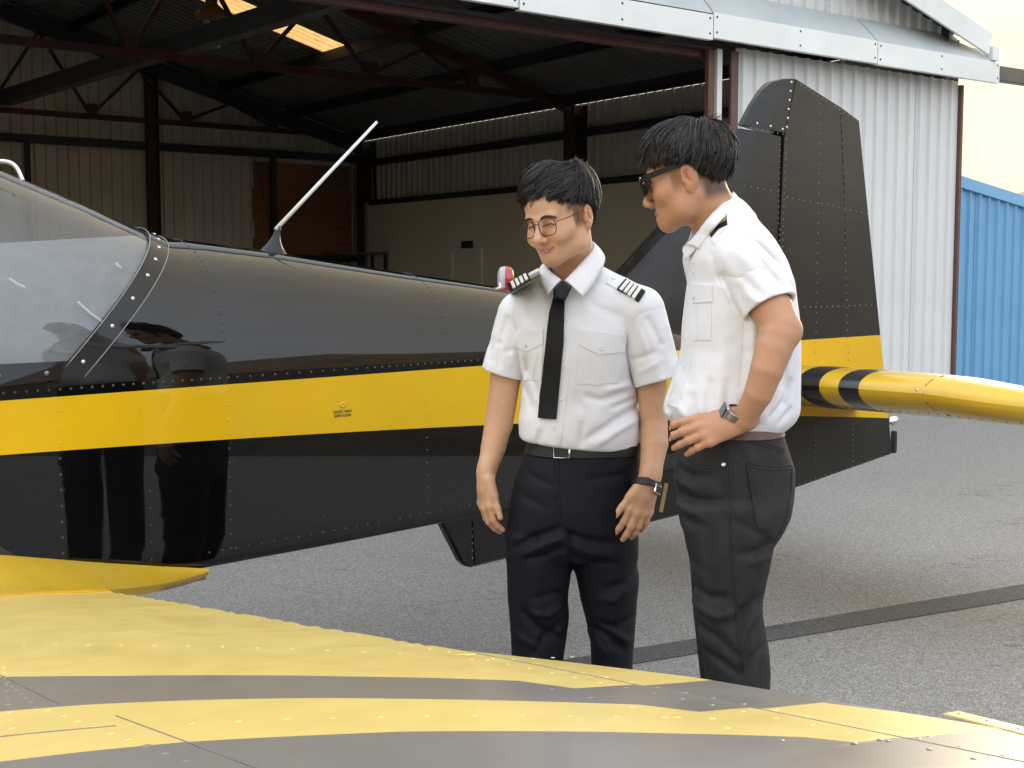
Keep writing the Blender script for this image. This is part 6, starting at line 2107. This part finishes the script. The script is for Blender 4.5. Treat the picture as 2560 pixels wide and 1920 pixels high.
# wrist band
wb = empty('wrist_band'); wb.parent = pa
wc = at(1615, 1212, 3.345); wax = at(1622, 1240, 3.330) - at(1634, 1150, 3.370)
rb_, u_, v_ = ring_band('strap', wc, wax, .0355, .0375, (1, .25, 0), .022, .0040, M['watch_band'], wb, ORG)
fc_ = wc + u_ * .022 - v_ * 0 + np.array([0, -.022, 0])
q = (fc_ - wc); q /= np.linalg.norm(q)
Mx = Matrix((Vector(np.cross(wax / np.linalg.norm(wax), q)), Vector(wax / np.linalg.norm(wax)), Vector(q))).transposed()
MB().box(wc + q * .0395 - ORG, (.030, .021, .007), Mx).build('display', M['watch_face'], wb, bevel=.002)
MB().box(wc + q * .0385 - ORG, (.033, .0235, .005), Mx).build('display_rim', M['chrome'], wb, bevel=.001)
# thin wooden stick tucked behind the hand
sp = [at(1666, 1208, 3.380), at(1652, 1280, 3.370)]
so = empty('wooden_stick', tuple(sp[1]), 0, 'thin pale wooden dip stick held behind the hand with the black wrist band', 'stick')
MB().bar((0, 0, 0), sp[0] - sp[1], .010, .004, up=(0, 1, 0)).build('stick', M['stick_wood'], so)

# ================================================================= person with sunglasses
YB = 2.97
OB = np.array([at(1830, 1500, YB)[0], YB, 0.0])
pb = empty('person', tuple(OB), 0, 'person in sunglasses and black jeans with a hand on the hip beside the tail', 'person', 'people beside the aircraft')
RB = rot(-106, 13, 0)
ear = at(1722, 443, 2.895); HB = ear - RB @ np.array([.076, .0115, -.006])
fh, TB = head_field(HB, RB, smile=0, jaw=1.05, nz=.85, hs=.95)
nb = at(1800, 575, 2.975)
fh.cone(TB(0, .030, -.045), nb, .054, .060, .02)
Vh, Qh = fh.mesh(1)


def fadeB(x, y, z):
    ax_ = np.abs(x); side = sstep(.050, .062, ax_)
    burn = side * sstep(-.036, -.028, y) * (1 - sstep(-.016, -.006, y)) * sstep(-.040, -.010, z) * .45
    cap_ = sstep(.012, .034, z) * sstep(-.066, -.050, y) * side * .82
    nape = sstep(.028, .048, y) * sstep(-.080, -.045, z) * .9
    return np.clip(np.maximum(np.maximum(burn, cap_), nape), 0, .92)


Ch = tones(Vh, HB, RB, SKIN_B, (.34, .15, .12), False, fadeB, hs=.95)
fa = Field(np.array([at(1690, 1150, 2.7)[0], 2.62, at(1800, 1190, 2.75)[2]]), np.array([at(2020, 700, 2.8)[0], 2.95, at(1900, 660, 2.8)[2]]), .0028)
for a, b, ra, rb, k in (((1895, 710, 2.82), (1930, 775, 2.785), .046, .0450, .03), ((1930, 775, 2.785), (1950, 818, 2.765), .0450, .0425, .04), ((1950, 818, 2.765), (1946, 838, 2.758), .0425, .0415, .04), ((1946, 838, 2.758), (1934, 872, 2.750), .0415, .0395, .03), ((1934, 872, 2.750), (1917, 925, 2.742), .0395, .0350, .03), ((1917, 925, 2.742), (1896, 984, 2.748), .0350, .0305, .03), ((1896, 984, 2.748), (1862, 1044, 2.775), .0305, .0245, .03)):
    fa.cone(at(*a), at(*b), ra * 1.02, rb * 1.02, .0025)
fa.ell(at(1980, 832, 2.758), (.017, .017, .017), None, .025)
wB = at(1850, 1052, 2.785); nB = np.array([.05, -.90, .42]); dB = np.array([-.95, .04, -.26])
tipsB = hand(fa, wB, dB, nB, np.cross(dB, nB), ((.10, .42, .3), (.16, .40, .3), (.2, .40, .3), (.28, .42, .3)), .14, (.5, .1, .9), 1.0)
Va1, Qa1 = fa.mesh(1)
fu = Field(at(1640, 2290, YB) - np.array([.05, .25, .0]), at(2020, 560, YB) + np.array([.05, .25, .02]), .011)
fu.stack([sec(y, l + 36, r - 36, YB, b - .05) for y, l, r, b in ((580, 1740, 1915, .15), (650, 1720, 1960, .17), (781, 1713, 1988, .17), (916, 1700, 1990, .16), (1080, 1710, 1945, .14), (1210, 1690, 1975, .16), (1330, 1710, 1950, .14))])
for Y_ in (2.89, 3.06):
    fu.cone(at(1835, 1330, Y_), at(1835, 1700, Y_), .055, .04, .03).cone(at(1835, 1700, Y_), at(1835, 2250, Y_), .04, .032, .03)
# far arm hanging behind the body
fu.cone(at(1770, 660, 3.12), at(1790, 900, 3.14), .05, .04, .03).cone(at(1790, 900, 3.14), at(1800, 1120, 3.12), .04, .026, .03)
Vu, Qu = fu.mesh(1)
join_skin([(Vh, Qh, Ch), (Va1, Qa1, np.tile(SKIN_B, (len(Va1), 1))), (Vu, Qu, np.tile(SKIN_B, (len(Vu), 1)))], OB, pb, M['skin'])
hs = Surf(Vh, Qh)
for sx in (-1, 1):
    brow('eyebrow', TB, hs, [(sx * .013, -.10, .017), (sx * .026, -.10, .0215), (sx * .040, -.09, .019), (sx * .049, -.08, .013)], .0030, M['brow_hair'], pb, OB)
# sunglasses
sg2 = empty('sunglasses'); sg2.parent = pb
for sx in (-1, 1):
    P = []; n = 28
    for i in range(n):
        a = 2 * math.pi * i / n; ca, sa = math.cos(a), math.sin(a); e = .6
        x = sx * .035 + .0265 * math.copysign(abs(ca) ** e, ca) * (1 if sa > 0 else 1 - .14 * abs(sa)); z = .002 + .0215 * math.copysign(abs(sa) ** e, sa)
        y = -.113 + .9 * max(0, abs(x) - .015) ** 2 * 11
        P.append(TB(x, y, z) - OB)
    MB().tube(P, .0030, 7, closed=True).build('lens_rim', M['frame_black'], sg2, smooth=True)
    cpt = np.mean(P, axis=0); mesh('lens', P + [cpt], [(i, (i + 1) % n, n) for i in range(n)], M['dark_lens'], sg2, smooth=True)
    path = [TB(sx * .064, -.104, .017), TB(sx * .0755, -.090, .0180), TB(sx * .081, -.05, .0225), TB(sx * .0825, -.005, .027), TB(sx * .082, .022, .020), TB(sx * .081, .036, .006)]
    up_ = RB @ np.array([0, 0, 1.0]); V = []; Fc = []; ph_ = [.0075, .0075, .0062, .0052, .0045, .004]; path2 = catmull(path, 4); hh = np.interp(np.linspace(0, 5, len(path2)), range(6), ph_)
    out = RB @ np.array([sx * 1.0, 0, 0])
    for p, h_ in zip(path2, hh):
        for a, b in ((-.0016, -1), (.0016, -1), (.0016, 1), (-.0016, 1)): V.append(p + out * a + up_ * h_ * b - OB)
    for i in range(len(path2) - 1):
        for k in range(4): Fc.append((i * 4 + k, i * 4 + (k + 1) % 4, (i + 1) * 4 + (k + 1) % 4, (i + 1) * 4 + k))
    Fc += [(0, 1, 2, 3), tuple((len(path2) - 1) * 4 + k for k in (3, 2, 1, 0))]
    mesh('temple_arm', V, Fc, M['frame_black'], sg2)
    MB().box(TB(sx * .0672, -.1005, .022) - OB, (.002, .006, .003), Matrix(RB.tolist())).build('hinge_dot', M['chrome'], sg2)
MB().tube(catmull([TB(x, y, z) - OB for x, y, z in ((-.0095, -.113, .010), (0, -.117, .012), (.0095, -.113, .010))], 4), .0032, 7).build('bridge', M['frame_black'], sg2, smooth=True)


def phiB(th):
    d = math.degrees(th) % 360
    return R(np.interp(d, [0, 25, 45, 60, 75, 90, 105, 125, 150, 180, 210, 235, 255, 270, 285, 300, 315, 335, 360], [106, 106, 104, 99, 95, 92, 95, 105, 114, 118, 114, 105, 95, 92, 95, 99, 104, 106, 106]))


def volB(th, ph):
    back = max(0, -math.cos(th))
    return .005 * (1 - 3 * back * max(0, ph - .6) / 1.4) + .009 * math.exp(-((ph - 1.15) / .5) ** 2) * (.55 + .45 * math.cos(th)) + .008 * math.exp(-((ph - .5) / .4) ** 2) + .003 * math.sin(th * 6 + 2) * math.sin(ph * 3)


hair('hair', HB, RB, (.079, .1, .086), (0, .014, .037), (0, .40, .92), phiB, pb, OB, 23, 7000, None, -.10, 90, vol=volB, jit=.0045, rr=.0009, lens=(.5, 1.0), hs=.95)

# --- shirt
fs = Field(np.array([at(1640, 1000, YB)[0], 2.69, at(1800, 1100, 2.8)[2]]), np.array([at(2035, 700, YB)[0], 3.24, at(1800, 470, YB)[2]]), .0034)
fs.stack([sec(y, l, r, YB, b) for y, l, r, b in ((548, 1790, 1868, .075), (575, 1755, 1905, .115), (605, 1728, 1934, .150), (650, 1716, 1960, .172), (700, 1721, 1978, .180), (781, 1712, 1990, .178), (826, 1706, 1994, .172), (871, 1705, 1996, .168), (916, 1694, 1997, .166), (962, 1677, 1997, .166), (1005, 1661, 1996, .166), (1030, 1658, 1994, .163), (1052, 1672, 1982, .155), (1078, 1702, 1950, .142))], 0, .02, 2.2)
fs.cone(at(1815, 556, 2.97), at(1862, 648, 2.845), .062, .064, .035); fs.cone(at(1800, 560, 3.0), at(1775, 640, 3.1), .058, .056, .035)
s0, s1 = at(1862, 650, 2.845), at(1925, 770, 2.79); dS = (s1 - s0) / np.linalg.norm(s1 - s0)
fs.cone(s0, s0 + dS * .04, .065, .06, .025)
t0, t1 = at(1772, 650, 3.1), at(1785, 820, 3.13); fs.cone(t0, t1, .056, .05, .025)
fs.ripple(.0016, 20, 12, 14, 5)
creases(fs, [
    ([(1868, 780), (1840, 730), (1810, 690)], .010, .008), ([(1860, 800), (1862, 880), (1852, 960)], .014, .004), ([(1880, 820), (1885, 900), (1872, 980)], .012, -.004), ([(1835, 760), (1838, 860), (1830, 1000)], .016, .0035),
    ([(1800, 700), (1790, 640)], .010, .004), ([(1782, 960), (1775, 1060)], .010, .005), ([(1820, 960), (1822, 1050)], .010, .004), ([(1930, 1040), (1965, 1010), (1985, 960)], .010, .008), ([(1905, 1050), (1940, 1020), (1960, 985)], .009, -.006), ([(1960, 1060), (1985, 1030)], .008, .006),
    ([(1700, 980), (1690, 1030), (1710, 1070)], .010, .006), ([(1680, 1000), (1720, 1050)], .009, -.004), ([(1740, 1000), (1735, 1070)], .009, .004), ([(1880, 600), (1925, 660), (1950, 720)], .012, .006), ([(1900, 590), (1945, 660)], .009, -.004), ([(1850, 700), (1890, 740)], .009, .004), ([(1830, 620), (1880, 680)], .012, -.003),
    ([(1960, 860), (1965, 960)], .010, .005), ([(1720, 900), (1730, 960)], .01, .004)], 2.8, 2.95)
parts = [fs.mesh(1),
         sleeve(s0, s1, .0670, .0610, .0560, [([(1850, 690), (1895, 740)], .009, .006), ([(1880, 640), (1930, 700), (1950, 735)], .011, .007), ([(1865, 740), (1900, 765)], .008, -.005), ([(1905, 640), (1945, 700)], .009, -.005), ([(1845, 720), (1870, 790)], .009, .006)], 2.79, 2.86, 33)]
Vs = np.concatenate([q[0] for q in parts]); Qs = np.concatenate([parts[0][1], parts[1][1] + len(parts[0][0])])
shirt = fast_mesh('shirt', Vs - OB, Qs, M['shirt_white'], pb)
ss = Surf(Vs, Qs)
strip('collar', [at(1716, 610, 2.925), at(1737, 590, 2.905), at(1775, 540, 2.885), at(1832, 481, 2.97), at(1806, 505, 3.06), at(1735, 585, 3.02), at(1708, 618, 2.96)],
      [at(1748, 622, 2.885), at(1772, 590, 2.868), at(1803, 550, 2.850), at(1852, 508, 2.97), at(1826, 530, 3.10), at(1742, 612, 3.06), at(1712, 640, 2.98)], M['shirt_white'], shirt, OB, 8, .0025, .003)
strip('collar_stand', [at(1706, 624, 2.945), at(1722, 607, 2.925), at(1760, 560, 2.905)], [at(1712, 650, 2.93), at(1738, 625, 2.905), at(1775, 575, 2.885)], M['shirt_white'], shirt, OB, 6, .002, .0)
patch('placket', [[(1718, 650), (1742, 655)], [(1726, 740), (1748, 740)], [(1712, 830), (1738, 835)], [(1709, 880), (1734, 885)], [(1684, 960), (1712, 965)], [(1668, 1010), (1695, 1020)]], ss, .0004, .0012, M['shirt_white'], shirt, OB, 4, 20)
for p in ((1733, 680), (1735, 742), (1715, 845), (1712, 916), (1684, 996), (1678, 1036)): button('button', *p, ss, .0052, M['button_white'], shirt, OB)
patch('pocket', [[(1728, 740), (1780, 745)], [(1724, 850), (1778, 850)]], ss, .0004, .0014, M['shirt_white'], shirt, OB, 8, 10)
patch('pocket_flap', [[(1728, 708), (1782, 714)], [(1735, 758), (1782, 754)]], ss, .0022, .0018, M['shirt_white'], shirt, OB, 8, 5)
seam('pocket_pleat', [(1746, 762), (1745, 800), (1746, 848)], ss, .0012, M['shirt_stitch'], shirt, OB, .0016)
button('button', 1738, 742, ss, .0052, M['button_white'], shirt, OB, .005)
seam('armhole_seam', [(1785, 600), (1786, 640), (1800, 700), (1825, 760)], ss, .0005, M['shirt_stitch'], shirt, OB)
seam('side_seam', [(1858, 800), (1852, 900), (1842, 1020)], ss, .0005, M['shirt_stitch'], shirt, OB)
seam('yoke_seam', [(1822, 585), (1862, 590), (1905, 610), (1935, 650)], ss, .0005, M['shirt_stitch'], shirt, OB)
ep = patch('epaulette', [[(1776, 596), (1783, 563), (1818, 539)], [(1790, 612), (1800, 585), (1822, 568)]], ss, .001, .0025, M['shirt_white'], shirt, OB, 8, 4)
patch('braid_slide', [[(1777, 576), (1794, 553), (1818, 539)], [(1780, 597), (1799, 575), (1821, 565)]], ss, .0048, .002, M['braid_black'], ep, OB, 8, 6, flat=True)
for r0_, r1_ in ((8, 11), (13.5, 16)): patch('braid_stripe', [[(1777, 576 + r0_), (1795, 553 + r0_), (1819, 539 + r0_)], [(1777, 576 + r1_), (1795, 553 + r1_), (1819, 539 + r1_)]], ss, .0068, .0012, M['braid_gold'], ep, OB, 8, 2, flat=True)
# sleeve cuff line
for off_ in (.028,):
    pass

# --- jeans
fj = Field(np.array([at(1660, 1300, YB)[0], 2.74, .06]), np.array([at(2010, 1200, YB)[0], 3.2, at(1800, 1050, 2.85)[2]]), .0042)
fj.stack([sec(y, l, r, YB, b) for y, l, r, b in ((1062, 1712, 1946, .148), (1095, 1702, 1956, .158), (1130, 1694, 1968, .165), (1165, 1686, 1980, .170), (1210, 1688, 1980, .170), (1278, 1698, 1971, .166), (1330, 1708, 1950, .150))], 0, .02, 2.3)
fj.stack([sec(y, l, r, 2.885, b) for y, l, r, b in ((1250, 1694, 1974, .092), (1300, 1704, 1960, .092), (1353, 1718, 1935, .090), (1416, 1726, 1923, .086), (1507, 1737, 1902, .080), (1552, 1741, 1906, .079), (1597, 1746, 1918, .079), (1642, 1757, 1923, .078), (1688, 1764, 1925, .077), (1800, 1772, 1918, .072), (2000, 1782, 1900, .068), (2240, 1776, 1905, .078))], 0, .02, 2.2)
fj.stack([sec(y, l, r, 3.06, b) for y, l, r, b in ((1280, 1700, 1945, .085), (1400, 1724, 1900, .08), (1550, 1736, 1880, .075), (1700, 1752, 1890, .072), (2000, 1765, 1872, .066), (2200, 1762, 1880, .075))], 0, .02, 2.2)
fj.ripple(.0015, 18, 10, 12, 21)
creases(fj, [
    ([(1700, 1180), (1740, 1200), (1780, 1195)], .010, .006), ([(1692, 1215), (1740, 1232)], .009, -.005), ([(1700, 1250), (1750, 1262), (1800, 1255)], .010, .005), ([(1715, 1310), (1760, 1318)], .010, .005), ([(1705, 1280), (1750, 1290)], .009, -.004),
    ([(1930, 1360), (1890, 1380), (1850, 1385)], .010, .006), ([(1925, 1395), (1880, 1410)], .009, -.005), ([(1740, 1480), (1780, 1500), (1820, 1495)], .011, .006), ([(1745, 1530), (1790, 1545), (1830, 1535)], .010, -.006), ([(1900, 1500), (1860, 1530), (1830, 1570)], .011, .007), ([(1905, 1540), (1870, 1570), (1850, 1620)], .010, -.006),
    ([(1752, 1580), (1800, 1600), (1840, 1640)], .011, .006), ([(1765, 1640), (1810, 1660), (1850, 1690)], .010, .006), ([(1920, 1620), (1880, 1650), (1860, 1690)], .010, .006), ([(1720, 1400), (1760, 1430)], .012, .004), ([(1850, 1130), (1870, 1180)], .010, .003), ([(1830, 1300), (1900, 1330)], .012, .004)], 2.8, 2.93)
Vj, Qj = fj.mesh(1)
jeans = fast_mesh('jeans', Vj - OB, Qj, M['denim_black'], pb)
js = Surf(Vj, Qj)
patch('back_pocket', [[(1868, 1157), (1920, 1166), (1979, 1164)], [(1880, 1240), (1925, 1240), (1974, 1232)], [(1893, 1312), (1925, 1318), (1962, 1296)], [(1928, 1338), (1937, 1345), (1945, 1336)]], js, .0012, .0022, M['denim_black'], jeans, OB, 10, 12)
for pts in ([(1868, 1157), (1920, 1166), (1977, 1164)], [(1870, 1166), (1920, 1174), (1975, 1172)], [(1868, 1157), (1880, 1240), (1893, 1312), (1934, 1344)], [(1977, 1170), (1972, 1240), (1960, 1300), (1938, 1344)]):
    seam('pocket_stitch', pts, js, .0012, M['denim_stitch'], jeans, OB, .0042)
for pts in ([(1716, 1120), (1722, 1145), (1745, 1160), (1812, 1161)], [(1711, 1122), (1718, 1150), (1742, 1167), (1812, 1168)]):
    seam('pocket_stitch', pts, js, .0013, M['denim_stitch'], jeans, OB, .0012)
for dx in (0, 5): seam('side_stitch', [(1817 + dx, 1120), (1819 + dx, 1200), (1823 + dx, 1300), (1828 + dx, 1400), (1838 + dx, 1507), (1850 + dx, 1640), (1860 + dx, 1700)], js, .0011, M['denim_stitch'], jeans, OB, .001)
for dy in (0, 7): seam('waistband_stitch', [(1872, 1098 + dy), (1920, 1110 + dy), (1962, 1124 + dy)], js, .0011, M['denim_stitch'], jeans, OB, .001)
button('pocket_rivet', 1809, 1161, js, .0050, M['screw_bright'], jeans, OB, .001)
# belt: two visible spans of one strap
bs = [sec(y, l, r, YB, b) for y, l, r, b in ((1062, 1712, 1946, .148), (1095, 1702, 1956, .158))]
zc_ = at(1830, 1083, YB - .15)[2]; z0 = zc_ - .016; z1 = zc_ + .016; V = []; Fc = []
for i in range(n_ := 64):
    a = 2 * math.pi * i / n_; ca, sa = math.cos(a), math.sin(a); e = 2 / 2.3
    for z, o_ in ((z0, .001), (z0 + .001, .0042), (z1 - .001, .0042), (z1, .001)):
        f_ = np.clip((bs[0][0] - z) / (bs[0][0] - bs[1][0]), -.5, 1.2); cx, cy, aa, bb = (bs[0][k] + (bs[1][k] - bs[0][k]) * f_ for k in range(1, 5))
        V.append(np.array([cx + math.copysign(abs(ca) ** e, ca) * (aa + o_), cy + math.copysign(abs(sa) ** e, sa) * (bb + o_), z]) - OB)
for i in range(n_):
    for k in range(3): Fc.append((i * 4 + k, ((i + 1) % n_) * 4 + k, ((i + 1) % n_) * 4 + k + 1, i * 4 + k + 1))
mesh('belt', V, Fc, M['belt_brown'], pb, smooth=True, auto=R(40))
for Y_ in (2.885, 3.06):
    c_ = at(1840, 2260, Y_); c_[2] = 0
    MB().lathe([(.0, 0), (.92, 0), (1.0, .02), (.98, .05), (.8, .075), (.5, .10), (.42, .14), (0, .14)], c_ - OB + np.array([-.05, 0, .002]), 22, Matrix.Diagonal((.14, .048, 1.0)).to_3x3()).build('shoe', M['shoe_black'], pb, smooth=True)
# watch
wt = empty('wrist_watch'); wt.parent = pb
wc = at(1843, 1036, 2.783); wax = at(1914, 942, 2.735) - at(1850, 1048, 2.785)
rb_, u_, v_ = ring_band('bracelet', wc, wax, .0285, .0245, (.8, 0, .6), .019, .0025, M['steel_mesh'], wt, OB)
q = np.array([-.80, -.28, .45]); ua = wax / np.linalg.norm(wax); q = q - ua * np.dot(q, ua); q /= np.linalg.norm(q)
Mx = Matrix((Vector(np.cross(ua, q)), Vector(ua), Vector(q))).transposed()
MB().box(wc + q * .030 - OB, (.030, .029, .008), Mx).build('watch_case', M['chrome'], wt, bevel=.003)
MB().box(wc + q * .0355 - OB, (.026, .025, .002), Mx).build('watch_glass', M['watch_face'], wt)
